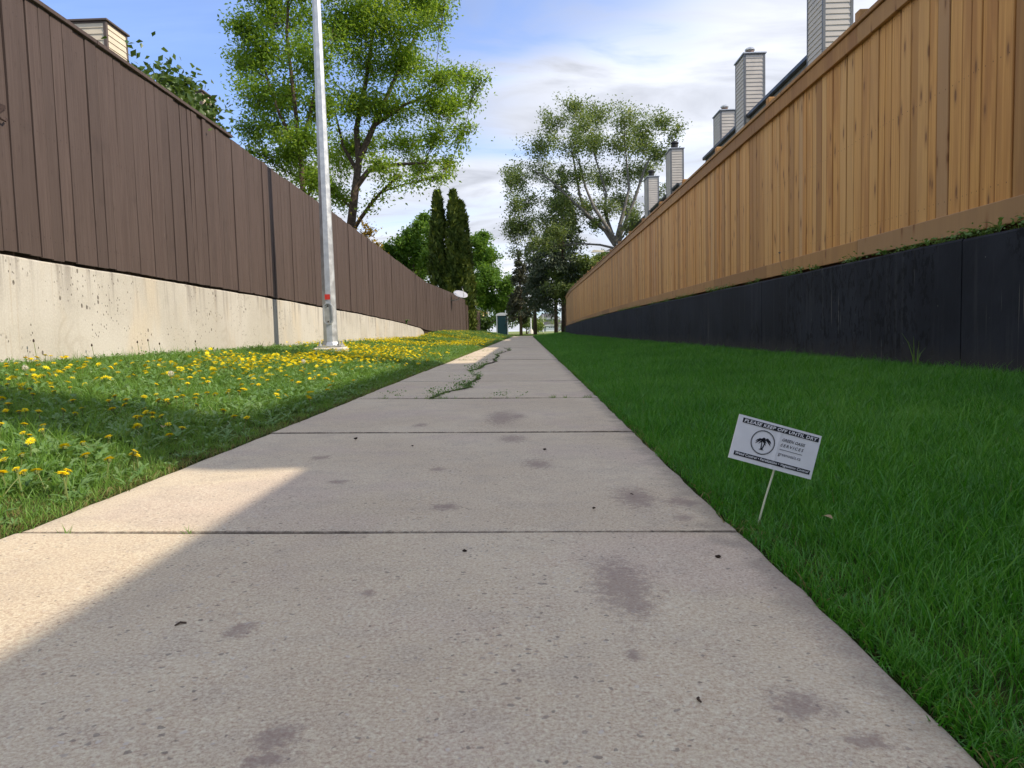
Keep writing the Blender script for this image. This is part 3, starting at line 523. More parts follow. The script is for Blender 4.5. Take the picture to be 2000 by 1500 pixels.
def right_fence():
    X=FR+.07
    root=thing('fence','new honey coloured cedar fence on the black wall','fence',(X,0,0))
    bm=board_meshes('board',M['cedar'],.018,12,.0010)
    y=3.75; n=0; rest=[]
    while y<51.4:
        w=random.choice([.14,.14,.14,.138,.10,.142]); 
        if n==3 or (3.95<y<4.13):   # finish against the exposed post
            w=min(w,max(.05,4.13-y)) if y<4.125 else w
        if 4.125<=y<4.28: y=4.285; continue
        gap=random.choice([.003,.004,.005,.007,.005,.010]); yc=y+w/2; zb=float(lerp(FR_BOT,yc))+.10; zt=float(lerp(FR_TOP,yc))-.012
        dx=random.choice([0,0,.002,-.003,.003])
        if n<298: link('board',random.choice(bm),root,(dx,yc,zb),(RS.normal(0,.0022),0,math.pi+RS.normal(0,.012)),(1,w-gap,zt-zb))
        else: rest.append((dx,yc,zb,math.pi,w-gap,zt-zb))
        n+=1; y+=w
    rest+=[(0,yy,1.03,math.pi,.136,1.71) for yy in np.arange(-3,3.7,.14)]
    joined_boards('board_run',M['cedar'],bm,rest,root)
    # rails, and an added dark back layer that keeps light out of the gaps
    segs=[(a,min(a+2.3,51.4)) for a in np.arange(-3.04,51.3,2.3)]
    for a,b in segs:
        zb0,zb1=float(lerp(FR_BOT,a)),float(lerp(FR_BOT,b)); zt0,zt1=float(lerp(FR_TOP,a)),float(lerp(FR_TOP,b))
        def plank(nm,mt,xf,xb,za0,za1,zz0,zz1,e=.002,c=.004):
            vs=[]
            for yy,p0,p1 in((a+e,za0,zz0),(b-e,za1,zz1)): vs+=[(xb,yy,p0),(xf+c,yy,p0),(xf,yy,p0+c),(xf,yy,p1-c),(xf+c,yy,p1),(xb,yy,p1)]
            f=[(i,6+i,6+(i+1)%6,(i+1)%6) for i in range(6)]+[(0,1,2,3,4,5),(11,10,9,8,7,6)]
            return MB().add(vs,f).build(nm,mt,root)
        j=RS.normal(0,.003)
        plank('kick_board',M['cedar_dull'],-.022+j*.3,.014,zb0+j,zb1+j,zb0+.142+j,zb1+.142+j)
        plank('trim_board',M['cedar_dull'],-.036,-.007,zt0-.142,zt1-.142,zt0-.001,zt1-.001)
        plank('cap_board',M['cedar_dull'],-.055,.034,zt0+.001,zt1+.001,zt0+.037,zt1+.037,.001)
        plank('light_stop_panel',M['cedar_back'],.034,.046,zb0-.10,zb1-.10,zt0-.05,zt1-.05,0,.002)
        MB().cbox(.052,.142,a+.16,a+.25,zb0-.15,zt0+.20,.008).build('post',M['cedar_dull'],root)
    MB().cbox(.010,.10,4.135,4.28,.95,2.74,.006).build('post',M['cedar_dull'],root)
right_fence()
# ------------------------------------------------------------------ townhouses
def chimney(parent,x0,x1,y0,y1,ztop,zsid,zbase,sid,trim,flue,capm,ctop,fz=.30,fr=.12):
    """siding-clad chase: x0..x1, y0..y1 in the house's frame"""
    ch=MB().box(x0+.03,x1-.03,y0+.03,y1-.03,zbase,ztop-.02).build('chimney',sid,parent)
    h=.116; z=ztop-.05; k=0
    w,d=(x1-x0)/2,(y1-y0)/2; cx,cy=(x0+x1)/2,(y0+y1)/2
    vs=[];fs=[]
    for (o,zz) in ((-.022,0.0),(-.004,.004),(-.018,h+.004)): vs+=[(-w-o-.022,-d-o-.022,zz),(w+o+.022,-d-o-.022,zz),(w+o+.022,d+o+.022,zz),(-w-o-.022,d+o+.022,zz)]
    for r in range(2):
        for i in range(4): j=(i+1)%4; fs.append((4*r+i,4*r+j,4*r+4+j,4*r+4+i))
    me=MB().add(vs,fs).mesh('siding_board',sid)
    while z-h>zsid:
        z-=h; link('siding_board',me,ch,(cx,cy,z))
    t=.062; o=.021
    for sx in(0,1):
        for sy in(0,1):
            ax=x0-o if sx==0 else x1+o-t; ay=y0-o if sy==0 else y1+o-t
            MB().cbox(ax,ax+t,ay,ay+t,zsid,ztop-.045,.004).build('corner_trim',trim,ch)
    MB().cbox(x0-.018,x1+.018,y0-.018,y1+.018,ztop-.075,ztop-.041,.003).build('frieze',trim,ch)
    MB().cbox(x0-.055,x1+.055,y0-.055,y1+.055,ztop-.04,ztop,.006).build('cap',capm,ch)
    if flue:
        f=MB().lathe([(fr*1.35,0),(fr*1.3,.015),(fr,.03),(fr,fz*.62)],14,(cx,cy,ztop)).build('flue',flue,ch)
        MB().lathe([(fr*.8,fz*.62),(fr*.8,fz*.72),(fr*1.25,fz*.72),(fr*1.25,fz*.84),(fr*.9,fz*.95),(fr*.5,fz*1.02)],14,(cx,cy,ztop)).build('flue_cap',ctop,ch)
    return ch
def house(name,label,x0,x1,y0,y1,zb,ze,slope,side,over=.45,wall='siding_cream',fas='gutter',windows=True,cat='townhouse',group=None):
    """gabled house with its ridge along y; side=+1: the eave seen is at x0, side=-1: at x1"""
    root=thing(name,label,cat,((x0+x1)/2,(y0+y1)/2,zb),0,group); ox,oy=root.location.x,root.location.y
    def B(): return MB()
    X0,X1,Y0,Y1=x0-ox,x1-ox,y0-oy,y1-oy; H=ze-zb; r=(X1-X0)/2*slope
    hw=H+.22
    B().add([(X0,Y0,-.3),(X1,Y0,-.3),(X1,Y1,-.3),(X0,Y1,-.3),(X0,Y0,hw),(X1,Y0,hw),(X1,Y1,hw),(X0,Y1,hw),(0,Y0,hw+r),(0,Y1,hw+r)],
      [(0,1,5,8,4),(2,3,7,9,6),(0,4,7,3),(1,2,6,5),(0,3,2,1),(4,8,9,7),(5,6,9,8)]).build('wall',M[wall],root)
    e=over; zt=H+.22-e*slope+.1; th=.12
    rf=B(); P=[(X0-e,zt),(0,hw+r+.1),(X1+e,zt)]
    vs=[]
    for yy in (Y0-.3,Y1+.3):
        vs+=[(x,yy,z) for x,z in P]+[(x,yy,z-th) for x,z in P]
    rf.add(vs,[(0,6,7,1),(1,7,8,2),(3,4,10,9),(4,5,11,10),(0,1,4,3),(1,2,5,4),(6,9,10,7),(7,10,11,8),(0,3,9,6),(2,8,11,5)]); rf.build('roof',M['roof'],root)
    for sx,xe in((-1,X0-e),(1,X1+e)):
        xa,xb=sorted((xe+sx*.004,xe+sx*.024)); B().box(xa,xb,Y0-.3,Y1+.3,zt-th-.10,zt-.02).build('fascia',M['fascia'],root)
        xa,xb=sorted((xe+sx*.026,xe+sx*.135)); B().cbox(xa,xb,Y0-.32,Y1+.32,zt-.12,zt+.004,.02).build('gutter',M[fas],root)
        xa,xb=sorted((xe,xe-sx*(e-.01))); B().box(xa,xb,Y0-.28,Y1+.28,zt-th-.075,zt-th-.055).build('soffit',M[wall],root)
    for yy in(Y0-.335,Y1+.305):
        for s in(-1,1):
            xe=(X0-e) if s<0 else (X1+e)
            B().add([(0,yy,hw+r+.07),(xe,yy,zt-.03),(xe,yy,zt-.25),(0,yy,hw+r-.15),(0,yy+.03,hw+r+.07),(xe,yy+.03,zt-.03),(xe,yy+.03,zt-.25),(0,yy+.03,hw+r-.15)],
              [(0,1,2,3),(7,6,5,4),(0,4,5,1),(1,5,6,2),(2,6,7,3)]).build('rake_board',M['fascia'],root)
    if windows:
        xf=X0 if side>0 else X1; s=-1 if side>0 else 1
        k=0
        yy=Y0+1.6
        while yy<Y1-1.6:
            for zz in (1.0,3.6):
                if zz+1.2>H: continue
                a,b=sorted((xf+s*.01,xf+s*.05)); fr=B()
                for (p,q,u,v) in((yy-.6,yy-.53,zz,zz+1.1),(yy+.53,yy+.6,zz,zz+1.1),(yy-.53,yy+.53,zz,zz+.07),(yy-.53,yy+.53,zz+1.03,zz+1.1),(yy-.03,yy+.03,zz+.07,zz+1.03)): fr.box(a,b,p,q,u,v)
                w=fr.build('window',M['white'],root); a,b=sorted((xf+s*.004,xf+s*.02)); B().box(a,b,yy-.53,yy+.53,zz+.07,zz+1.03).build('pane',M['glass'],w)
            yy+=3
    return root,(ox,oy,zb)
def add_ch(h,x0,y0,w,d,ztop,zsid,zbase,**k):
    root,(ox,oy,zb)=h
    return chimney(root,x0-ox,x0+w-ox,y0-oy,y0+d-oy,ztop-zb,zsid-zb,zbase-zb,**k)
ZE=6.52
GR='townhouses behind the cedar fence'
G1c=dict(sid=M['siding'],trim=M['trim'],capm=M['cap'])
hA=house('townhouse','grey beige townhouse nearest behind the cedar fence, before its gap',7.25,15.5,.35,6.9,.86,ZE,.36,1,group=GR)
add_ch(hA,6.5,.22,.60,.62,8.45,6.0,.8,flue=M['flue'],ctop=M['shiny'],**G1c)
add_ch(hA,6.5,5.85,.60,.62,8.45,6.0,.8,flue=M['flue'],ctop=M['shiny'],**G1c)
hB=house('townhouse','grey beige townhouse with the largest siding chimneys in view over the cedar fence',7.25,15.5,17.3,28.0,.86,ZE,.36,1,group=GR)
add_ch(hB,6.5,16.56,.61,.88,8.45,5.3,.8,flue=M['flue'],ctop=M['shiny'],**G1c)
add_ch(hB,6.62,22.75,.585,.91,8.45,5.3,.8,flue=M['flue'],ctop=M['shiny'],**G1c)
add_ch(hB,7.40,28.5,.56,1.0,8.45,5.6,.8,flue=M['flue'],ctop=M['shiny'],**G1c)
hC=house('townhouse','grey beige townhouse farthest along the cedar fence with black topped chimneys',7.25,15.5,33.4,46.0,.80,ZE,.36,1,group=GR)
add_ch(hC,6.65,34.23,.56,1.1,8.45,5.6,.8,flue=M['soot'],ctop=M['soot'],fz=.42,fr=.15,**G1c)
add_ch(hC,6.60,40.33,.57,1.1,8.45,5.6,.8,flue=M['soot'],ctop=M['soot'],fz=.42,fr=.15,**G1c)
hD=house('townhouse','cream townhouse behind the brown fence with brown trimmed chimneys',-17,-8.55,11.5,22.5,1.0,4.55,.30,-1,over=.3,fas='trim_brown')
for yc in (14.63,18.86): add_ch(hD,-8.68,yc,.68,.74,6.62,5.0,1.0,sid=M['siding_cream'],trim=M['trim_brown'],flue=None,capm=M['trim_brown'],ctop=None)

# ------------------------------------------------------------------ lamp post on the lawn
def lamp_post():
    px,py=-2.725,10.25; zg=float(gz(px,py))
    root=thing('lamp_post','tall galvanised lamp post on a concrete pad in the dandelion lawn','lamp post',(px,py,zg),math.radians(6))
    b=MB(); b.cbox(-.215,.215,-.215,.215,-.2,.075,.018); pad=b.build('base_pad',M['padc'],root)
    MB().cbox(-.165,.165,-.165,.165,.076,.10,.004).build('base_plate',M['galv_dull'],root)
    for sx in(-1,1):
        for sy in(-1,1):
            MB().lathe([(.026,.10),(.026,.125),(.014,.126),(.014,.16)],6,(sx*.128,sy*.128,0)).build('anchor_bolt',M['galv_dull'],root)
    Hh=7.6; mb=MB(); mb.lathe([(.122,.10),(.118,.115),(.100,.15),(.099,.2),(.099-.0092*2,.2+2),(.099-.0092*4.6,.2+4.6),(.044,Hh)],8); mb.build('pole',M['galv'],root)
    # hand hole with its rim and cover on the face towards the path end
    a=math.radians(-90-6+2); fx,fy=math.cos(a),math.sin(a); tx,ty=-fy,fx
    def oval(w,h,n=20):
        pts=[]
        for k in range(n):
            t=2*math.pi*k/n; x=math.cos(t)*w; z=math.sin(t)*w; z+= (h-w) if math.sin(t)>0 else -(h-w); pts.append((x,z))
        return pts
    zc=.535; r0=.088
    O=oval(.066,.148); I=oval(.052,.134); n=20
    P=lambda q,d:[(fx*d+tx*x,fy*d+ty*x,zc+z) for x,z in q]
    vs=P(O,r0-.03)+P(O,r0+.022)+P(I,r0+.022)+P(I,r0+.010); fs=[]
    for r in range(3):
        for k in range(n): j=(k+1)%n; fs.append((r*n+k,r*n+j,r*n+n+j,r*n+n+k))
    rim=MB().add(vs,fs).build('hand_hole_rim',M['galv'],root)
    MB().add(P(I,r0+.012),[tuple(range(n))]).build('hand_hole_cover',M['galv_dull'],root)
    for zz in(-.105,.105): MB().tube([(fx*(r0+.011),fy*(r0+.011),zc+zz),(fx*(r0+.022),fy*(r0+.022),zc+zz)],.010,6).build('screw',M['rust'],root)
    zs=.765; w=.036
    MB().add([(fx*(r0+.0095)+tx*s*w,fy*(r0+.0095)+ty*s*w,zs+z) for s,z in((-1,-.036),(1,-.036),(1,.036),(-1,.036))],[(0,1,2,3)]).build('sticker',M['red'],root)
    # head, above the picture
    MB().tube([(0,0,Hh-.05),(.25,0,Hh+.25),(.9,0,Hh+.38),(1.35,0,Hh+.38)],[.035,.032,.03,.03],8).build('arm',M['galv'],root)
    MB().lathe([(.02,.0),(.10,.0),(.13,.04),(.12,.10),(.04,.13)],10,(1.55,0,Hh+.31)).build('lamp_head',M['galv_dull'],root)
lamp_post()

# ------------------------------------------------------------------ lawn sign
def lawn_sign():
    w,h=.1755,.0925
    root=thing('lawn_sign','small white leaning yard sign reading please keep off until dry','sign',(.4705,1.535,float(gz(.47,1.535))))
    ang=math.radians(16.6)
    hold=Matrix.Translation((0.034,-.006,.1585-root.location.z))@Matrix.Rotation(ang,4,'Y')@Matrix.Rotation(math.radians(-6),4,'X')
    def setm(o): o.matrix_local=hold; return o
    # board in local x (right), z (up), facing -y ; a slight fold along its middle
    t=.0018; fx=w*.025
    bd=MB(); n=12; 
    def fold(x): return .0012*max(0,1-abs(x-fx)/.006)
    xs=[-w/2,-w/4,fx-.006,fx-.002,fx,fx+.002,fx+.006,w/4,w/2]
    vs=[];fs=[]
    for x in xs: vs+=[(x,-t-fold(x)*.6,-h/2),(x,-t-fold(x)*.6,h/2),(x,t,h/2),(x,t,-h/2)]
    for i in range(len(xs)-1):
        for k in range(4): fs.append((4*i+k,4*i+4+k,4*i+4+(k+1)%4,4*i+(k+1)%4))
    fs.append((0,1,2,3)); fs.append(tuple(4*(len(xs)-1)+k for k in(3,2,1,0)))
    board=setm(bd.add(vs,fs).build('sign_board',M['signwhite'],root))
    ink=M['ink']; whi=M['signink']
    U=lambda u:(u-.5)*w; V=lambda v:(.5-v)*h
    y1=-t-.0011; y2=y1-.0004
    def bar(nm,u0,u1,v0,v1,mat=ink,y=y1): 
        o=MB().box(U(u0),U(u1),y,y+.0003,V(v1),V(v0)).build(nm,mat,board); return o
    bar('printed_band',.054,.975,.052,.158); bar('printed_band',.046,.965,.812,.905); bar('printed_rule',.555,.828,.522,.532)
    def txt(s,u,v,width,capv,mat,y,shear=.22,sp=1.0,off=.0):
        c=bpy.data.curves.new('text','FONT'); c.body=s; c.align_x='CENTER'; c.align_y='CENTER'; c.size=1; c.shear=shear; c.space_character=sp; c.offset=off; c.extrude=0; c.resolution_u=2
        o=bpy.data.objects.new('text',c); COL.objects.link(o); bpy.context.view_layer.update()
        dg=bpy.context.evaluated_depsgraph_get(); me=bpy.data.meshes.new_from_object(o.evaluated_get(dg)); bpy.data.objects.remove(o)
        co=np.array([v_.co[:] for v_ in me.vertices]); mn,mx=co.min(0),co.max(0); sx=width*w/(mx[0]-mn[0]); sy=capv*h/.70
        co=(co-(mn+mx)/2); me.vertices.foreach_set('co',np.stack([co[:,0]*sx+U(u),np.full(len(co),y),co[:,1]*sy+V(v)],1).astype(np.float32).ravel()); me.update()
        me.materials.clear(); me.materials.append(mat); me.name='printed_text'
        return link('printed_text',me,board)
    txt('PLEASE KEEP OFF UNTIL DRY',.515,.106,.885,.072,whi,y2,.15,1.05,.018)
    txt('Weed Control • Fertilization • Vegetation Control',.506,.860,.885,.058,whi,y2,.18,1,.014)
    txt('GREEN OASIS',.697,.305,.275,.066,ink,y1,.22,1,.012); txt('SERVICES',.693,.425,.275,.066,ink,y1,.22,1.35,.012)
    txt('greenoasis.ca',.688,.637,.272,.075,ink,y1,0,1,0)
    # ring and twin palms
    cu,cv,R0=U(.345),V(.482),.0252; n=40; vs=[];fs=[]
    for k in range(n):
        a=2*math.pi*k/n
        for r in(R0,R0*.94,R0*.915,R0*.90): vs.append((cu+math.cos(a)*r,y1,cv+math.sin(a)*r))
    for k in range(n):
        j=(k+1)%n; fs.append((4*k,4*j,4*j+1,4*k+1)); fs.append((4*k+2,4*j+2,4*j+3,4*k+3))
    MB().add(vs,fs).build('printed_ring',ink,board)
    lg=MB()
    def stroke(pts,ws):
        vs=[];fs=[]
        for i,(x,z) in enumerate(pts):
            a=pts[max(i-1,0)]; b=pts[min(i+1,len(pts)-1)]; d=Vector((b[0]-a[0],b[1]-a[1])).normalized(); nx,nz=-d.y,d.x
            vs+=[(cu+(x+nx*ws[i])*R0,y1,cv+(z+nz*ws[i])*R0),(cu+(x-nx*ws[i])*R0,y1,cv+(z-nz*ws[i])*R0)]
            if i: fs.append((2*i-2,2*i-1,2*i+1,2*i))
        lg.add(vs,fs)
    stroke([(-.20,-.60),(.0,-.58),(.22,-.60)],[.01,.045,.01])
    stroke([(-.03,-.56),(-.05,-.3),(-.08,-.05),(-.14,.14)],[.05,.045,.035,.03])
    stroke([(.05,-.56),(.12,-.3),(.17,-.02),(.17,.25)],[.055,.05,.04,.03])
    for (ox,oz,sc) in((.17,.26,.55),(-.15,.16,.48)):
        for ang in(168,150,120,60,28,10,-18,200):
            a=math.radians(ang); pts=[];ws=[]
            for q in(0,.25,.5,.75,1.0):
                pts.append((ox+math.cos(a)*q*sc,oz+math.sin(a)*q*sc*.75-.55*sc*q*q)); ws.append((.012,.055,.06,.045,.004)[int(q*4)]*sc*1.7)
            stroke(pts,ws)
    lg.build('printed_palms',ink,board)
    MB().tube([(0,0,-.06),(.0,0,0.0),(.0155,-.002,.06),(.034,-.001,.118),(.046,.002,.16),(.056,.004,.195)],.0021,6).build('stake',M['stakew'],root)
    return root
M['signwhite']=plain('sign_plastic',(.76,.77,.80),.45,.4,0,.03,30); M['ink']=plain('black_ink',(.012,.014,.022),.5,.3,0,.05,50); M['signink']=plain('reversed_lettering',(.78,.79,.82),.5,.3,0,.03,50); M['stakew']=plain('pale_stake',(.62,.66,.50),.5,.3,0,.05,60)
lawn_sign()

# ------------------------------------------------------------------ plants
class Leaves:
    def __init__(s): s.C=[];s.A=[];s.B=[];s.sh=[]
    def add(s,c,axis,side,sh): s.C.append(c);s.A.append(axis);s.B.append(side);s.sh.append(sh)
    def mesh(s,name,mat,form='leaf'):
        C,A,B=np.concatenate(s.C),np.concatenate(s.A),np.concatenate(s.B); sh=np.concatenate(s.sh); n=len(C)
        Nn=np.cross(A,B); Nn/=np.linalg.norm(Nn,axis=1,keepdims=True)+1e-9; L=np.linalg.norm(A,axis=1,keepdims=True)
        V=np.stack([C,C+A*.45+B*.5+Nn*L*.05,C+A-Nn*L*.10,C+A*.45-B*.5+Nn*L*.05],1).reshape(-1,3)
        k=np.arange(n)[:,None]*4; F=np.concatenate([k+np.array([[0,1,2]]),k+np.array([[0,2,3]])]).reshape(-1,3)
        return np_mesh(name,V,F,mat,np.repeat(sh,4))
def unit(n,rg): 
    v=rg.normal(0,1,(n,3)); return v/np.linalg.norm(v,axis=1,keepdims=True)
def curve(a,b,bow,rg,n=5):
    a,b=np.array(a,float),np.array(b,float); d=np.linalg.norm(b-a); m=(a+b)/2+np.array([0,0,bow*d])+rg.normal(0,.06*d,3)
    return [tuple((1-t)**2*a+2*t*(1-t)*m+t*t*b) for t in np.linspace(0,1,n)]
def leafdir(m,rg,droop):
    N=unit(m,rg)+np.array([0,0,.85]); N/=np.linalg.norm(N,axis=1,keepdims=True)+1e-9
    A=unit(m,rg); A[:,2]-=droop; A-=N*(A*N).sum(1,keepdims=True); A/=np.linalg.norm(A,axis=1,keepdims=True)+1e-9
    return A,np.cross(N,A)
def leafy_tree(name,label,cat,trunk,tr,blobs,nl,ll,lw,mat,bark,seed,group=None,mains=(),tw=9,limb=.45,droop=.35,spread=.33,nsides=8):
    return leafy(name,label,cat,trunk,tr,blobs,nl,ll,lw,mat,bark,seed,group,mains,tw,limb,droop,spread,nsides)
def leafy(name,label,cat,trunk,tr,blobs,nl,ll,lw,mat,bark,seed,group,mains,tw,limb,droop,spread,nsides):
    rg=np.random.default_rng(seed); base=np.array(trunk[0])
    root=thing(name,label,cat,tuple(base),0,group)
    tk=np.array(trunk); wood=MB(); rel=[tuple(p-base) for p in tk]
    n=len(tk); rad=[tr*(1-.72*i/(n-1)) for i in range(n)]; rad[0]*=1.25
    wood.tube(rel,rad,nsides); wood_o=wood.build('trunk',bark,root,True)
    lb=MB(); twg=MB(); lv=Leaves()
    seg=[]; 
    for i in range(n-1):
        for t in np.linspace(0,1,6)[:-1]: seg.append((tk[i]*(1-t)+tk[i+1]*t,rad[i]*(1-t)+rad[i+1]*t))
    seg.append((tk[-1],rad[-1]))
    for r0,P in mains:
        P=np.array(P,float); rr=np.linspace(r0,r0*.3,len(P)); lb.tube([tuple(p-base) for p in P],list(rr),7,False)
        for i in range(len(P)-1):
            for t in (0,.33,.66): seg.append((P[i]*(1-t)+P[i+1]*t,rr[i]*(1-t)+rr[i+1]*t))
        seg.append((P[-1],rr[-1]))
    tot=sum(b[3]**2 for b in blobs); ends=[]
    for b in sorted(blobs,key=lambda q:q[2]):
        c=np.array(b[:3]); r=b[3]; best=None
        cand=[(p,q) for p,q in seg]+ends
        for p,q in cand:
            dz=c[2]-p[2]; dh=np.linalg.norm(c[:2]-p[:2]); 
            dd=np.linalg.norm(c-p); cost=(dd*1.3+4*(-dz)+(60 if -dz>.35*dh+.15 else 0)) if dz<0 else dd+3*max(0,limb*dh-dz)
            if best is None or cost<best[0]: best=(cost,p,q)
        p,q=best[1],best[2]; dist=np.linalg.norm(c-p)
        pts=curve(p-base,c-base,.08,rg,6); r0=min(q*.62,.02+.018*dist+.03*r); rr=np.linspace(r0,max(.012,r0*.28),6)
        lb.tube(pts,list(rr),6,False); ends+= [(np.array(pts[3])+base,rr[3]),(c,rr[-1])]
        m=max(6,int(nl*.30/len(blobs))); tt=rg.uniform(.35,1.05,m); T=np.array(pts); ix=np.clip((tt*5).astype(int),0,4); fr=(tt*5-ix)[:,None]; P=T[ix]*(1-fr)+T[ix+1]*fr+rg.normal(0,.16+.16*r,(m,3)); A,B=leafdir(m,rg,droop); sc=rg.uniform(.6,1.25,(m,1)); lv.add(P,A*ll*sc,B*lw*sc,np.clip(rg.normal(.5,.2,m),0,1))
        for k in range(tw):
            u=unit(1,rg)[0]; u[2]=abs(u[2])*.7+.1*u[2]; e=c+u*r*rg.uniform(.5,1.45); s0=np.array(pts[rg.integers(2,6)])+base
            tp=curve(s0-base,e-base,.05,rg,4); twg.tube(tp,[max(.006,r0*.3),.008,.006,.003],4,False)
            m=max(4,int(nl*b[3]**2/tot/tw)); tt=rg.uniform(.25,1.08,m)
            T=np.array(tp); ix=np.clip((tt*3).astype(int),0,2); fr=(tt*3-ix)[:,None]; P=T[ix]*(1-fr)+T[np.minimum(ix+1,3)]*fr
            P=P+rg.normal(0,spread*r*.62,(m,3))
            A,B=leafdir(m,rg,droop)
            sc=rg.uniform(.6,1.25,(m,1)); cl=rg.normal(.5,.16)
            lv.add(P,A*ll*sc,B*lw*sc,np.clip(cl+rg.normal(0,.18,m),0,1))
    lb.build('limbs',bark,root,True); twg.build('twigs',bark,root)['kind']='stuff'; link('crown',lv.mesh('crown',mat),root)
    return root
# the two trees over the brown fence
leafy_tree('ash_tree','big bright green ash tree with a leaning brown trunk right of the lamp post','tree',[(-5.95,25,.55),(-5.85,25,2.6),(-5.80,25,4.1),(-5.62,25,5.2),(-5.45,25,6.2),(-5.5,25,7.2),(-5.1,25,8.8),(-4.7,25,11)],.19,T1,40000,.125,.056,M['leaf_ash'],M['bark'],11,'ash trees behind the brown fence',[(.11,[(-5.6,25,5.3),(-5.1,25,5.9),(-4.2,24.9,6.0),(-3.2,24.8,6.0)]),(.12,[(-5.45,25,6.2),(-4.9,25,7.3),(-4.2,25,8.7),(-3.4,25,10.2)]),(.08,[(-5.5,25,5.8),(-6.0,25.2,6.7),(-6.3,25.4,8.0)]),(.07,[(-4.9,25,7.3),(-3.8,24.8,7.9),(-2.4,24.6,8.3)])],12)
leafy_tree('ash_tree','narrower green ash tree with a thin dark trunk left of the lamp post','tree',[(-6.6,22.4,.65),(-6.62,22.4,3.0),(-6.6,22.4,4.6),(-6.62,22.4,5.8),(-6.75,22.5,7.2),(-6.9,22.5,9.2),(-6.8,22.7,11.4)],.115,T2,31000,.125,.056,M['leaf_ash'],M['bark'],12,'ash trees behind the brown fence',[(.06,[(-6.62,22.4,5.8),(-7.2,22.4,7.0),(-7.7,22.5,8.6),(-8.0,22.6,9.6)]),(.06,[(-6.65,22.4,5.9),(-6.2,22.2,7.0),(-5.8,22.0,8.6)])],12)
leafy_tree('poplar_tree','large airy grey green poplar tree with pale forking limbs behind the cedar fence','tree',[(5.75,46,.6),(5.70,46,3.0),(5.62,46,5.0),(5.45,46,5.7)],.28,T3,40000,.14,.082,M['leaf_poplar'],M['bark_grey'],13,None,[(.17,[(5.5,46,5.5),(4.9,46,6.4),(3.75,46.2,7.4),(3.4,46.2,8.6),(3.0,46.3,11.2)]),(.15,[(5.5,46,5.6),(5.15,45.8,6.3),(4.2,45.5,7.7),(3.7,45.4,8.9),(3.3,45.4,10.6)]),(.14,[(5.5,46,5.6),(5.2,46.2,6.6),(4.95,46.5,7.6),(5.05,46.6,8.8),(4.3,46.7,11.4)]),(.14,[(5.5,46,5.6),(6.05,46,7.6),(6.4,46.1,8.9),(6.25,46.2,11.0)]),(.13,[(5.6,46,5.6),(6.7,46,8.2),(7.3,45.9,9.9),(7.7,45.8,10.8)]),(.11,[(5.0,46,6.3),(3.0,45.7,8.1),(1.6,45.4,9.4),(.6,45.3,10)])],13,.9,.3,.34)
leafy_tree('maple_tree','bright green leafy tree right of the dark cedars by the far fence','tree',[(-4.6,82,0),(-4.6,82,2.6),(-4.4,82,4.4),(-4.3,82,7.4)],.15,G1,34000,.24,.17,M['leaf_maple'],M['bark'],14,None,(),10)
leafy_tree('maple_tree','light green leafy tree behind the brown fence left of the dark cedars','tree',[(-8,53,.4),(-8,53,3.0),(-8,53,5.0),(-7.6,53,7.0)],.12,G2,20000,.20,.14,M['leaf_maple'],M['bark'],15,None,(),10)
leafy_tree('willow_bush','grey green willow bush spilling over the far end of the cedar fence','bush',[(3.9,54.2,.3),(3.9,54.2,1.2),(4.0,54.2,2.4)],.10,G3,15000,.20,.09,M['leaf_poplar'],M['bark_grey'],16,None,(),9)
def shrub_over_fence():
    rg=np.random.default_rng(5); bl=[]
    for (y,z,r) in [(8.15,2.98,.10),(8.4,3.04,.15),(8.65,3.12,.20),(9.0,3.18,.24),(9.3,3.28,.25),(9.4,3.56,.13),(9.6,3.14,.24),(9.85,3.0,.20),(10.2,2.94,.14),(8.7,2.9,.26),(9.3,2.9,.32),(8.35,3.38,.05),(8.9,3.46,.07),(9.75,3.36,.10),(10.5,2.86,.1)]: bl.append((-4.15+rg.uniform(-.22,.14),y,z,r))
    leafy_tree('lilac_shrub','leafy green shrub leaning over the top of the near brown fence','shrub',[(-4.4,9.2,1.0),(-4.38,9.2,1.8),(-4.3,9.1,2.5)],.05,bl,5200,.095,.058,M['leaf_bush'],M['bark'],6,None,(),11,.3,.45,.5)
shrub_over_fence()
leafy_tree('golden_shrub','small yellow leaved shrub peeking over the brown fence','shrub',[(-4.3,20.3,.8),(-4.3,20.3,1.8),(-4.3,20.3,2.6)],.04,[(-4.45,20.1,2.95,.20),(-4.28,20.3,3.12,.20),(-4.15,20.6,2.85,.18),(-4.05,20.8,2.62,.16),(-4.35,20.3,3.36,.10)],900,.075,.045,M['leaf_gold'],M['bark'],7,None,(),8)

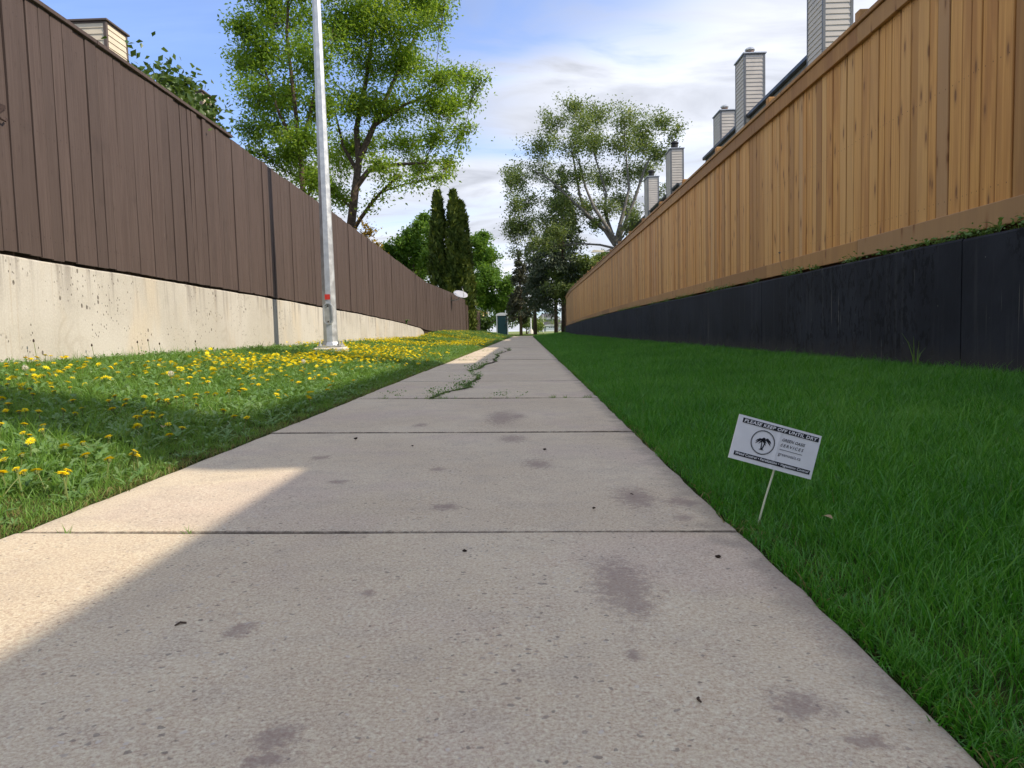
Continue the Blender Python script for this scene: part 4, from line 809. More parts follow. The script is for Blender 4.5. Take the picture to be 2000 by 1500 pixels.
def conifer(name,label,x,y,zb,h,rmax,mat,seed,prof=None,droop=.25,nb=26,per=1.0,group=None,f0=.04):
    rg=np.random.default_rng(seed); root=thing(name,label,'tree',(x,y,zb),0,group)
    MB().tube([(0,0,-.2),(.03,0,h*.5),(0,.02,h*.98)],[.02*h,.012*h,.006],7).build('trunk',M['bark'],root,True)
    br=MB(); lv=Leaves()
    for k in range(nb*6):
        f=rg.uniform(f0,1); z=f*h; R=rmax*(prof(f) if prof else (1-f)**.85)*rg.uniform(.7,1.08)+.05
        a=rg.uniform(0,2*math.pi); d=np.array([math.cos(a),math.sin(a),0]); up=.25*(f-.45)
        pts=[np.array([0,0,z])+d*R*t+np.array([0,0,R*(up*t-droop*t*t)]) for t in (0,.35,.7,1)]
        br.tube([tuple(p) for p in pts],[.012+.01*R,.012,.008,.004],4,False)
        m=int(max(10,46*R*per)); t=np.sqrt(rg.uniform(.06,1,m)); P=np.zeros((m,3)); P+=np.array([0,0,z])+np.outer(t,d)*R; P[:,2]+=R*(up*t-droop*t*t)
        P+=rg.normal(0,.07*R+.03,(m,3)); A=np.outer(np.ones(m),d)*.6+rg.normal(0,.55,(m,3)); A[:,2]-=.35; A/=np.linalg.norm(A,axis=1,keepdims=True)
        B=np.cross(A,unit(m,rg)); B/=np.linalg.norm(B,axis=1,keepdims=True)+1e-9; L=rg.uniform(.16,.36,(m,1))
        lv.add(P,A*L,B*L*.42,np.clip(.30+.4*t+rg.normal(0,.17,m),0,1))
    br.build('branches',M['bark'],root); link('crown',lv.mesh('crown',mat),root); return root
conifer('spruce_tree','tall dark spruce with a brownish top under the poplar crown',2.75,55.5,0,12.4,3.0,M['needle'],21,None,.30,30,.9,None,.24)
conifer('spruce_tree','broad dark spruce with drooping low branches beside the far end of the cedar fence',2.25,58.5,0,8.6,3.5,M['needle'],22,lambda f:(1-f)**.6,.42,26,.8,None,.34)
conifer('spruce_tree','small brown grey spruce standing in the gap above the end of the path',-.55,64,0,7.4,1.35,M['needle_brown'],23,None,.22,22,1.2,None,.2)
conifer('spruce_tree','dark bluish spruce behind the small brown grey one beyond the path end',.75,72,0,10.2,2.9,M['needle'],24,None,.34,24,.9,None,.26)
def cedar(label,x,y,zb,h,rx,tops,seed):
    rg=np.random.default_rng(seed); root=thing('cedar_tree',label,'tree',(x,y,zb),0,'columnar cedars behind the brown fence')
    MB().tube([(0,0,-.2),(0,0,h*.5),(0,0,h*.9)],[.13,.08,.03],7).build('trunk',M['bark'],root,True)
    lv=Leaves()
    for (ox,oy,hh,r) in tops:
        m=int(5200*hh*r/6); f=rg.uniform(0,1,m); rr=r*np.minimum(1,(1-f)**.52*1.25)*np.where(f<.1,.8+2*f,1)
        a=rg.uniform(0,2*math.pi,m); rough=1+.13*np.sin(a*3+f*23)+.10*np.sin(a*7-f*41)+rg.normal(0,.06,m)
        q=np.where(rg.uniform(0,1,m)<.7,1,rg.uniform(.35,.95,m)); P=np.stack([ox+np.cos(a)*rr*rough*q,oy+np.sin(a)*rr*rough*q,f*hh],1)
        A=np.stack([np.cos(a)*.45,np.sin(a)*.45,np.full(m,1.)],1)+rg.normal(0,.35,(m,3)); A/=np.linalg.norm(A,axis=1,keepdims=True)
        tn=np.stack([-np.sin(a),np.cos(a),0*a],1)+rg.normal(0,.45,(m,3)); B=np.cross(np.cross(A,tn),A); B/=np.linalg.norm(B,axis=1,keepdims=True)+1e-9
        L=rg.uniform(.16,.38,(m,1)); lv.add(P,A*L,B*L*.6,np.clip(.45+.28*(rough-1)/.13*.5+rg.normal(0,.16,m),0,1))
    link('crown',lv.mesh('crown',M['cedar_leaf']),root)
cedar('darker single spired columnar cedar left of its twin behind the fence',-5.35,46.3,.3,8.6,.6,[(0,0,8.7,.62)],31)
cedar('wider columnar cedar with two spires right of its twin behind the fence',-4.35,46,.3,8.6,.8,[(0,0,8.65,.62),(.42,.1,8.0,.66),(.55,-.3,5.5,.55),(-.35,-.5,3.4,.5)],32)
def far_bush(label,x,y,h,w,mat,seed,n=1500,name='hedge_bush'):
    rg=np.random.default_rng(seed); bl=[(x+rg.uniform(-.5,.5)*w,y+rg.uniform(-.5,.5)*w,h*rg.uniform(.3,.8),h*.3) for _ in range(7)]
    leafy_tree(name,label,'bush',[(x,y,0),(x,y,h*.3),(x,y,h*.6)],.08,bl,n,.28,.18,M[mat],M['bark'],seed,None,(),6)
far_bush('round grey green bush beyond the end of the path',-.1,92,2.6,3.4,'leaf_poplar',41,2600)
far_bush('dark green bush left of the portable toilet by the far fence',-4.6,72,1.9,1.4,'leaf_bush',42,1600)
far_bush('pale green bush near the far garage house',9.5,225,4.5,9,'leaf_poplar',43,1500)

# ------------------------------------------------------------------ far things
def toilet():
    root=thing('portable_toilet','dark teal portable toilet with a pale domed roof by the path end','portable toilet',(-2.57,76,0),math.radians(4))
    teal=plain('teal_plastic',(.008,.045,.052),.5,.4,0,.08,4); pale=plain('pale_translucent_roof',(.55,.58,.60),.4,.4,0,.05,4); tr=plain('pale_grey_frame',(.33,.38,.40),.5,.4,0,.05,4)
    MB().cbox(-.56,.56,-.56,.56,.06,1.98,.03).build('body',teal,root); MB().cbox(-.6,.6,-.6,.6,-.02,.10,.02).build('skid',M['soot'],root)
    for sx in(-1,1): MB().cbox(sx*.55-.055,sx*.55+.055,-.625,-.50,.06,2.0,.015).build('corner_post',tr,root)
    d=MB().cbox(-.44,.44,-.60,-.565,.12,1.9,.01).build('door',plain('dark_teal_door',(.006,.034,.042),.45,.4,0,.08,5),root)
    MB().box(-.40,.40,-.612,-.602,.75,.78).build('door_rib',teal,d); MB().cbox(.30,.40,-.64,-.60,1.0,1.12,.008).build('handle',M['soot'],d)
    vs=[];fs=[];m=10
    for yy in(-.63,.63):
        for k in range(m+1): a=math.pi*k/m; vs.append((-.62*math.cos(a),yy,2.0+.30*math.sin(a)**.7))
    for k in range(m): fs.append((k,k+1,m+2+k,m+1+k))
    fs+= [tuple(range(m,-1,-1)),tuple(range(m+1,2*m+2))]; MB().add(vs,fs).build('roof',pale,root)
    MB().tube([(.4,.4,1.9),(.4,.4,2.55)],.05,8).build('vent_pipe',tr,root)
toilet()
M['dish_shade_tone']=plain('shade_toned_white_dish',(.40,.41,.44),.5,.3,0,.05,4)  # white dish, greyed in its base colour to look shaded
def dish():
    x,y,z=-3.10,35.0,2.17; root=thing('satellite_dish','white satellite dish held out from the far end of the brown fence','satellite dish',(x,y,1.0))
    nrm=Vector((.28,-.46,.84)).normalized(); Mx=Matrix.Translation((0,0,z-1))@nrm.to_track_quat('Z','Y').to_matrix().to_4x4()
    vs=[(0,0,0)];fs=[];n=24
    for r in(.11,.23,.34):
        for k in range(n): a=2*math.pi*k/n; vs.append((r*math.cos(a),r*math.sin(a),r*r*.45))
    for k in range(n):
        j=(k+1)%n; fs.append((0,1+k,1+j)); 
        for q in range(2): fs.append((1+q*n+k,1+q*n+n+k,1+q*n+n+j,1+q*n+j))
    o=MB().add(vs,fs).build('reflector',M['dish_shade_tone'],root,True); o.matrix_local=Mx
    s=o.modifiers.new('s','SOLIDIFY'); s.thickness=.02
    MB().tube([(-.44,.02,.92),(-.12,.02,.95),(0,0,z-1-.02)],.022,8).build('mast',M['galv_dull'],root)
    arm=MB().tube([(0,-.36,.08),(0,-.24,.25),(0,-.05,.36)],.015,6).build('feed_arm',M['galv_dull'],root); arm.matrix_local=Mx
    lnb=MB().lathe([(.03,.33),(.04,.35),(.04,.40),(.03,.42)],8).build('feed_horn',M['soot'],root); lnb.matrix_local=Mx
dish()
def street_lamp(label,x,y,h,arm,base=True,group=None):
    root=thing('street_lamp',label,'street lamp',(x,y,float(gz(x,min(y,61))) if y<62 else 0),0,group)
    MB().lathe([(.10,0),(.085,.3),(.05,h)],8).build('pole',M['white'],root)
    if base: MB().lathe([(.38,0),(.36,.12),(.16,.55),(.12,.6)],10).build('base',M['padc'],root)
    if arm:
        MB().tube([(0,0,h-.1),(arm*.4,0,h+.12),(arm,0,h+.16)],.03,6).build('arm',M['white'],root)
        MB().add([(arm+dx,dy,h+.1+dz) for dx,dy,dz in((-.1*np.sign(arm),-.1,0),(.75*np.sign(arm),-.16,.0),(.75*np.sign(arm),.16,.0),(-.1*np.sign(arm),.1,0),(-.1*np.sign(arm),-.06,.12),(.6*np.sign(arm),-.12,.16),(.6*np.sign(arm),.12,.16),(-.1*np.sign(arm),.06,.12))],
          [(0,3,2,1),(4,5,6,7),(0,1,5,4),(1,2,6,5),(2,3,7,6),(3,0,4,7)]).build('lamp_head',M['lampw'],root)
M['lampw']=plain('pale_lamp_housing',(.72,.70,.60),.4,.4,0,.04,6)
street_lamp('pale street lamp head reaching out above the cedar fence',6.0,50,4.75,-.9,False)
street_lamp('white lamp post with a flared concrete foot at the path end',.45,90,6.5,.9)
street_lamp('thin white lamp post behind the portable toilet',-4.55,88,3.1,0,False)
street_lamp('slim white post in front of the far garage house',3.0,140,3.6,0,False)
def far_house():
    root=thing('house','far grey house with a white double garage door and small panes','house',(7.5,252,-.35))
    g=plain('grey_house_wall',(.30,.32,.34),.8,.2,0,.1,1)
    MB().box(-5,5.5,0,9,-.5,2.5).build('wall',g,root); MB().box(-3.5,3.2,3,9,2.5,4.9).build('wall',g,root)
    MB().add([(-5.4,-.5,2.5),(5.9,-.5,2.5),(3.6,4.5,4.4),(-3.4,4.5,4.4),(5.9,9,2.5),(-5.4,9,2.5)],[(0,1,2,3),(1,4,2),(0,3,5),(3,2,4,5)]).build('roof',M['roof'],root)
    MB().add([(-4,2.6,4.9),(3.7,2.6,4.9),(2,5.5,6.6),(-2.2,5.5,6.6),(3.7,9.2,4.9),(-4,9.2,4.9)],[(0,1,2,3),(1,4,2),(0,3,5),(3,2,4,5)]).build('roof',M['roof'],root)
    MB().box(-5.4,5.9,-.56,-.51,2.32,2.55).build('fascia',M['white'],root); MB().box(-4,3.7,2.54,2.59,4.74,4.95).build('fascia',M['white'],root)
    d=MB().cbox(-1.2,3.7,-.07,.05,-.1,2.02,.02).build('garage_door',M['white'],root)
    for k in range(4): MB().box(-.2+k*.72,.32+k*.72,-.09,-.075,1.55,1.85).build('pane',M['glass'],d)
    for zz in(.45,1.0): MB().box(-1.2,3.7,-.082,-.071,zz,zz+.03).build('panel_groove',g,d)
    MB().box(4.3,5.4,-.08,-.01,-.3,2.2).build('brick_pier',plain('red_brick',(.30,.12,.085),.9,.1,0,.2,2),root)
    w=MB().box(-4.4,-2.2,-.06,.02,.6,2.0).build('window',M['white'],root); MB().box(-4.25,-2.35,-.075,-.061,.72,1.88).build('pane',M['glass'],w)
    w=MB().box(-1.5,1.2,2.94,3.02,3.3,4.4).build('window',M['white'],root); MB().box(-1.35,1.05,2.92,2.935,3.42,4.28).build('pane',M['glass'],w)
far_house()
def parked_car():
    root=thing('parked_car','white parked car in front of the far grey house','car',(2.6,236,-.3),math.radians(80))
    P=[(-2.1,.35),(-2.15,.75),(-1.95,.92),(-1.4,1.0),(-.9,1.42),(.5,1.45),(1.1,1.02),(1.95,.88),(2.15,.65),(2.12,.35)]
    vs=[(x,-.85,z) for x,z in P]+[(x,.85,z) for x,z in P]; n=len(P); fs=[(i,(i+1)%n,n+(i+1)%n,n+i) for i in range(n)]+[tuple(range(n)),tuple(range(2*n-1,n-1,-1))]
    MB().add(vs,fs).build('body',M['white'],root)
    for s in(-1,1): MB().add([(x,s*.86,z) for x,z in((-1.25,1.02),(-.8,1.36),(.45,1.38),(.95,1.04))],[(0,1,2,3)]).build('side_window',M['glass'],root)
    for sx in(-1.35,1.35):
        for sy in(-.8,.8):
            o=MB().lathe([(.2,-.1),(.33,-.1),(.33,.1),(.2,.1)],14).build('wheel',M['soot'],root,loc=(sx,sy,.33)); o.rotation_euler=(math.pi/2,0,0)
parked_car()
house('house','grey roofed house behind the poplar limbs, past the cedar fence end',6.2,15,62,72,.4,6.3,.45,1,wall='siding',cat='house')
house('house','yellow walled house far behind the portable toilet',-16,-6.1,100,112,0,3.2,.4,-1,wall='ywall',cat='house') if M.setdefault('ywall',plain('yellow_wall',(.60,.46,.22),.8,.2,0,.08,1)) else 0

def far_wood():
    rg=np.random.default_rng(77); lv=Leaves(); tk=MB()
    for k in range(34):
        x=rg.uniform(-60,-2.0) if k<24 else rg.uniform(9,45); y=rg.uniform(125,165); h=rg.uniform(4.5,8.5); w=h*rg.uniform(.35,.5); m=700
        u=unit(m,rg)*np.cbrt(rg.uniform(.2,1,(m,1)))*np.array([w,w,h*.42]); P=u+np.array([x,y,h*.56]); A=unit(m,rg)*rg.uniform(.3,.7,(m,1)); B=np.cross(A,unit(m,rg)); B/=np.linalg.norm(B,axis=1,keepdims=True)+1e-9
        lv.add(P,A,B*.32,np.clip(rg.normal(.45,.2,m)+rg.normal(0,.12),0,1)); tk.tube([(x,y,0),(x,y,h*.6)],.14,5)
    o=link('far_trees',lv.mesh('far_trees',M['leaf_bush'])); o['kind']='stuff'
far_wood()
# ------------------------------------------------------------------ grass
PROTO=bpy.data.collections.new('grass_tufts')
def proto(name,me,col):
    o=bpy.data.objects.new(name,me); col.objects.link(o); return o
def tuft(name,nb,h,w,spread,mat,bend,seed,lean=.35,seg=3):
    rg=np.random.default_rng(seed); V=[];F=[];sh=[]
    for b in range(nb):
        a=rg.uniform(0,2*math.pi); r=spread*math.sqrt(rg.uniform()); x0,y0=r*math.cos(a),r*math.sin(a); L=h*rg.uniform(.5,1.2); W=w*rg.uniform(.6,1.25)
        d=rg.uniform(0,2*math.pi); dx,dy=math.cos(d),math.sin(d); l0=abs(rg.normal(0,lean)); bd=abs(rg.normal(bend,.4*bend)); ta=rg.uniform(0,2*math.pi); px,py=math.cos(ta),math.sin(ta); base=len(V); s=np.clip(rg.normal(.5,.2),0,1)
        x,y,z=x0,y0,-.008; ang=l0
        for i in range(seg+1):
            t=i/seg; ww=W*(1-t**1.6)*(.75+.5*t if t<.5 else 1)
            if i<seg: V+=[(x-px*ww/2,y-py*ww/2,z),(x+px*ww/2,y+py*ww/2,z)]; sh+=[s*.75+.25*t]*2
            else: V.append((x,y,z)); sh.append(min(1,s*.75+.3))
            x+=dx*math.sin(ang)*L/seg; y+=dy*math.sin(ang)*L/seg; z+=math.cos(ang)*L/seg; ang+=bd/seg*(1+t)
        for i in range(seg-1): F.append((base+2*i,base+2*i+1,base+2*i+3)); F.append((base+2*i,base+2*i+3,base+2*i+2))
        F.append((base+2*seg-2,base+2*seg-1,base+2*seg))
    return np_mesh(name,V,F,mat,sh)
def rosette(name,n,L,W,mat,seed,up=.5):
    """toothed dandelion leaves from one root"""
    rg=np.random.default_rng(seed);V=[];F=[];sh=[]
    for k in range(n):
        a=2*math.pi*k/n+rg.normal(0,.35); l=L*rg.uniform(.55,1.15); dx,dy=math.cos(a),math.sin(a); e0=up*rg.uniform(.7,1.4); s=np.clip(rg.normal(.5,.2),0,1); base=len(V); m=8
        x=y=0;z=-.005; ang=e0+.5
        for i in range(m+1):
            t=i/m; wd=W*(math.sin(math.pi*min(1,t*.93+.05))**.8)*(1.15 if i%2 else .55)*(.5+.8*t)*rg.uniform(.8,1.2)
            if i==m: wd=.0005
            V+=[(x-dy*wd,y+dx*wd,z+wd*.25),(x,y,z),(x+dy*wd,y-dx*wd,z+wd*.25)]; sh+=[s,min(1,s+.25),s]
            x+=dx*math.cos(ang)*l/m; y+=dy*math.cos(ang)*l/m; z+=math.sin(ang)*l/m; ang-=1.0*e0/m*2.0
        for i in range(m):
            b=base+3*i; F+=[(b,b+1,b+4),(b,b+4,b+3),(b+1,b+2,b+5),(b+1,b+5,b+4)]
    return np_mesh(name,V,F,mat,sh)
def clump(name,n,L,W,mat,seed):   # small clover-like broad leaves
    rg=np.random.default_rng(seed);V=[];F=[];sh=[]
    for k in range(n):
        c=np.array([rg.normal(0,.03),rg.normal(0,.03),rg.uniform(.015,.06)]); A=unit(1,rg)[0]*L; A[2]=abs(A[2])*.4; B=np.cross(A,unit(1,rg)[0]); B/=np.linalg.norm(B)+1e-9; B*=W; b=len(V)
        V+=[c,c+A*.5+B,c+A,c+A*.5-B]; sh+=[np.clip(rg.normal(.5,.2),0,1)]*4; F+=[(b,b+1,b+2),(b,b+2,b+3)]
    return np_mesh(name,V,F,mat,sh)
def scatter(name,P,rot,sc,pick,protos,kind='stuff',parent=None):
    col=bpy.data.collections.new(name+'_kinds')
    for i,me in enumerate(protos): proto('%02d_%s'%(i,me.name),me,col)
    me=bpy.data.meshes.new(name); n=len(P); me.vertices.add(n); me.vertices.foreach_set('co',np.asarray(P,np.float32).ravel())
    for nm,ty,v,ln in (('rot','FLOAT_VECTOR',rot,'vector'),('sc','FLOAT',sc,'value'),('pick','INT',pick,'value')):
        a=me.attributes.new(nm,ty,'POINT'); a.data.foreach_set(ln,np.asarray(v,np.int32 if ty=='INT' else np.float32).ravel())
    o=link(name,me,parent); o['kind']=kind
    g=bpy.data.node_groups.new(name,'GeometryNodeTree'); g.interface.new_socket('Geometry',in_out='INPUT',socket_type='NodeSocketGeometry'); g.interface.new_socket('Geometry',in_out='OUTPUT',socket_type='NodeSocketGeometry')
    N=g.nodes.new; K=g.links.new
    gi=N('NodeGroupInput'); go=N('NodeGroupOutput'); ip=N('GeometryNodeInstanceOnPoints'); ci=N('GeometryNodeCollectionInfo'); ci.inputs['Collection'].default_value=col; ci.inputs['Separate Children'].default_value=True; ci.inputs['Reset Children'].default_value=True
    def at(nm,ty): q=N('GeometryNodeInputNamedAttribute'); q.data_type=ty; q.inputs['Name'].default_value=nm; return q.outputs['Attribute']
    K(gi.outputs[0],ip.inputs['Points']); K(ci.outputs[0],ip.inputs['Instance']); ip.inputs['Pick Instance'].default_value=True
    K(at('pick','INT'),ip.inputs['Instance Index']); K(at('rot','FLOAT_VECTOR'),ip.inputs['Rotation']); K(at('sc','FLOAT'),ip.inputs['Scale']); K(ip.outputs[0],go.inputs[0])
    md=o.modifiers.new('scatter','NODES'); md.node_group=g; return o
def sample(x0,x1,y0,y1,dens,rg,pad=.12):
    """points with density dens(y) per m2, only where the picture (plus a margin) could see them"""
    out=[]; y=y0
    while y<y1:
        st=.1+.04*y; n=rg.poisson(dens(y)*(x1-x0)*st); px=rg.uniform(x0,x1,n); py=y+rg.uniform(0,st,n); out.append(np.stack([px,py],1)); y+=st
    P=np.concatenate(out); k=(P[:,0]>-.76*P[:,1]-.5)&(P[:,0]<.73*P[:,1]+.5); return P[k]
def noise2(x,y,s,seed):
    rg=np.random.default_rng(seed); v=0
    for k in range(6):
        a=rg.uniform(0,6.28); f=s*rg.uniform(.6,1.8); v=v+np.sin((x*math.cos(a)+y*math.sin(a))*f+rg.uniform(0,6.28))
    return v/6
def grass():
    rg=np.random.default_rng(99)
    # left lawn, sunlit, weedy
    P=sample(-3.55,-1.068,.7,56,lambda y: 2500 if y<2.8 else max(110,6000/y),rg)
    edge=np.clip((P[:,0]+1.068+.02*np.sin(P[:,1]*9))/-.26,0,1); wl=np.clip((P[:,0]+3.55)/.2,0,1)
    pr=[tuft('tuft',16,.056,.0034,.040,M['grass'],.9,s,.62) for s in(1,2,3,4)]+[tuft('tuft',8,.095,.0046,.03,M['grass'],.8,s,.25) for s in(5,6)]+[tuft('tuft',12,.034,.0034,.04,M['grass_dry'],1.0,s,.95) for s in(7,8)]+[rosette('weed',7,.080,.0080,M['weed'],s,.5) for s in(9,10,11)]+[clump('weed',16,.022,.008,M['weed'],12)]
    n=len(P); u=rg.uniform(0,1,n); nz=noise2(P[:,0],P[:,1],2.4,3)
    pick=rg.integers(0,4,n); pick=np.where(u<.10,rg.integers(4,6,n),pick); pick=np.where((u>.95-.40*(1-edge)**1.5),rg.integers(6,8,n),pick)
    pick=np.where((u>.34)&(u<.34+.12*(1+nz*.9)),rg.integers(8,11,n),pick); pick=np.where((u>.60)&(u<.612),11,pick)
    sc=rg.uniform(.75,1.25,n)*(.42+.58*edge)*(1+.014*P[:,1]); rot=np.stack([rg.normal(0,.12,n),rg.normal(0,.12,n),rg.uniform(0,6.28,n)],1)
    z=gz(P[:,0],P[:,1]); scatter('lawn_grass',np.stack([P[:,0],P[:,1],z],1),rot,sc,pick,pr)
    # right lawn, lush
    P=sample(.433,2.655,.30,56,lambda y: 3300 if y<2.4 else max(100,7000/y),rg)
    edge=np.clip((P[:,0]-.433+.008*np.sin(P[:,1]*7))/.16,0,1)
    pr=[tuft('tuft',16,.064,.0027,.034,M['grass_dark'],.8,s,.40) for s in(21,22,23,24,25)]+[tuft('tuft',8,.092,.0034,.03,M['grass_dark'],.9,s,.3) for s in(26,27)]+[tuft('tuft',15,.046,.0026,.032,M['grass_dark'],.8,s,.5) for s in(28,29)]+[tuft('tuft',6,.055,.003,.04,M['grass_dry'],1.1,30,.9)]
    n=len(P); u=rg.uniform(0,1,n); nz=noise2(P[:,0],P[:,1],3.0,5)
    pick=rg.integers(0,5,n); pick=np.where(u<.13+.07*nz,rg.integers(5,7,n),pick); pick=np.where(u>.96-.55*(1-edge)**1.3,rg.integers(7,9,n),pick); pick=np.where((u>.60)&(u<.612),9,pick)
    sc=rg.uniform(.75,1.2,n)*(.58+.42*edge)*(1+.10*nz)*(1+.013*P[:,1]); rot=np.stack([rg.normal(0,.14,n),rg.normal(0,.14,n),rg.uniform(0,6.28,n)],1)
    z=gz(P[:,0],P[:,1]); scatter('lawn_grass',np.stack([P[:,0],P[:,1],z],1),rot,sc,pick,pr)
    # dry thatch and short blades along both path edges
    n=5200; Y=.5+22*rg.uniform(0,1,n)**1.8; sd=rg.uniform(0,1,n)<.55; X=np.where(sd,-1.072-abs(rg.normal(0,.035,n)),.436+abs(rg.normal(0,.025,n)))
    pr=[tuft('tuft',10,.028,.0030,.030,M['grass_dry'],1.1,s,1.1) for s in(31,32)]+[tuft('tuft',10,.034,.0028,.025,M['grass'],.9,33,.8),tuft('tuft',11,.038,.0027,.025,M['grass_dark'],.9,34,.7)]
    pick=np.where(sd,np.where(rg.uniform(0,1,n)<.6,rg.integers(0,2,n),2),np.where(rg.uniform(0,1,n)<.22,rg.integers(0,2,n),3))
    scatter('edge_grass',np.stack([X,Y,gz(X,Y)+.002],1),np.stack([0*X,0*X,rg.uniform(0,6.28,n)],1),rg.uniform(.7,1.25,n),pick,pr)
    # grass growing in the crack and the joints
    Q=[];
    for (x,y) in CR_PTS:
        dn=5 if math.sin(y*5.1)+math.sin(x*31)>-.55 else 0
        for _ in range(dn): Q.append((x+rg.normal(0,.010),y+rg.normal(0,.03)))
    for y0,xs in((4.536,(-.95,-.42)),(4.536,(-.3,-.05)),(4.536,(.12,.40)),(6.056,(-.65,-.45)),(10.616,(-1,-.55)),(15.2,(-1,-.6)),(1.496,(-.72,-.70)),(1.496,(-.97,-.96))):
        for _ in range(int(45*(xs[1]-xs[0])+1)): Q.append((rg.uniform(*xs),y0+rg.normal(0,.006)))
    Q=np.array(Q); n=len(Q); pr=[tuft('tuft',9,.030,.0032,.016,M['grass'],.9,s,.7) for s in(41,42)]+[clump('weed',9,.016,.006,M['weed'],43)]
    scatter('crack_grass',np.stack([Q[:,0],Q[:,1],-.018*Q[:,0]+.002],1),np.stack([0*Q[:,0],0*Q[:,0],rg.uniform(0,6,n)],1),rg.uniform(.5,1.15,n),np.where(Q[:,1]<2,0,rg.integers(0,3,n)),pr)
    # ragged growth on top of the black wall
    Q=[]
    for (a,b,d) in((4.0,4.25,16),(4.35,5.0,62),(5.15,5.75,32),(6.05,6.35,16),(6.95,7.1,10),(7.45,7.8,36),(8.7,9.2,12),(9.8,11.2,50),(12,13.4,40),(14,16.5,70),(17.5,22,100),(24,40,120)):
        for _ in range(d): Q.append((FR+.03+abs(rg.normal(0,.012)),rg.uniform(a,b)))
    Q=np.array(Q); n=len(Q); z=np.interp(Q[:,1],[p[0] for p in WR_TOP],[p[1] for p in WR_TOP])
    pr=[tuft('tuft',7,.036,.003,.02,M['grass'],.9,s,.6) for s in(51,52)]+[clump('weed',12,.024,.009,M['weed'],53),clump('weed',12,.02,.008,M['weed'],54)]
    scatter('wall_top_growth',np.stack([Q[:,0],Q[:,1],z],1),np.stack([0*z,0*z,rg.uniform(0,6,n)],1),rg.uniform(.5,1.3,n),rg.integers(0,4,n),pr)
    # pale mown grass across the way, past the path
    n=5000; X=rg.uniform(-9,9,n); Y=58.4+rg.uniform(0,1,n)**1.5*30; pr=[tuft('tuft',10,.06,.012,.12,M['grass_dry'],.8,61,.5),tuft('tuft',10,.06,.012,.12,M['grass'],.8,62,.5)]
    scatter('far_grass',np.stack([X,Y,0*X],1),np.stack([0*X,0*X,rg.uniform(0,6,n)],1),rg.uniform(.9,1.6,n),rg.integers(0,2,n),pr)
grass()

# ------------------------------------------------------------------ dandelions
def flower_mesh(name,seed,D=.043,lay=(18,16,12)):
    rg=np.random.default_rng(seed);V=[];F=[];sh=[]
    for li,n in enumerate(lay):
        r1=D/2*(1-.22*li); el=.12+.38*li
        for k in range(n):
            a=2*math.pi*(k+.5*li)/n+rg.normal(0,.08); l=r1*rg.uniform(.85,1.1); e=el+rg.normal(0,.10); w=.0026; dx,dy=math.cos(a),math.sin(a); b=len(V)
            x1,z1=.55*l*math.cos(e),.55*l*math.sin(e)+.002; x2,z2=l*math.cos(e*.8),l*math.sin(e*.8)
            V+=[(0,0,.001+.002*li),(dx*x1-dy*w,dy*x1+dx*w,z1),(dx*x2,dy*x2,z2),(dx*x1+dy*w,dy*x1-dx*w,z1)]; sh+=[.2,.6,1,.6]; F+=[(b,b+1,b+2),(b,b+2,b+3)]
    return np_mesh(name,V,F,M['petal'],sh)
FLOW=[flower_mesh('flower_head',70+i) for i in range(5)]
FARF=[flower_mesh('dandelion',80+i,.046,(9,7)) for i in range(3)]
def stem_mesh(seed):
    rg=np.random.default_rng(seed); b=(rg.normal(0,.010),rg.normal(0,.010))
    mb=MB().tube([(b[0]*2,b[1]*2,0),(b[0],b[1],.55),(0,0,1)],[.0024,.0020,.0018],5,False)
    return mb.mesh('stem',M['stem'])
STM=[stem_mesh(i) for i in range(4)]
CAL=MB().lathe([(.0018,-.009),(.0055,-.006),(.0065,0),(.004,.003)],7).mesh('calyx',M['stem'])
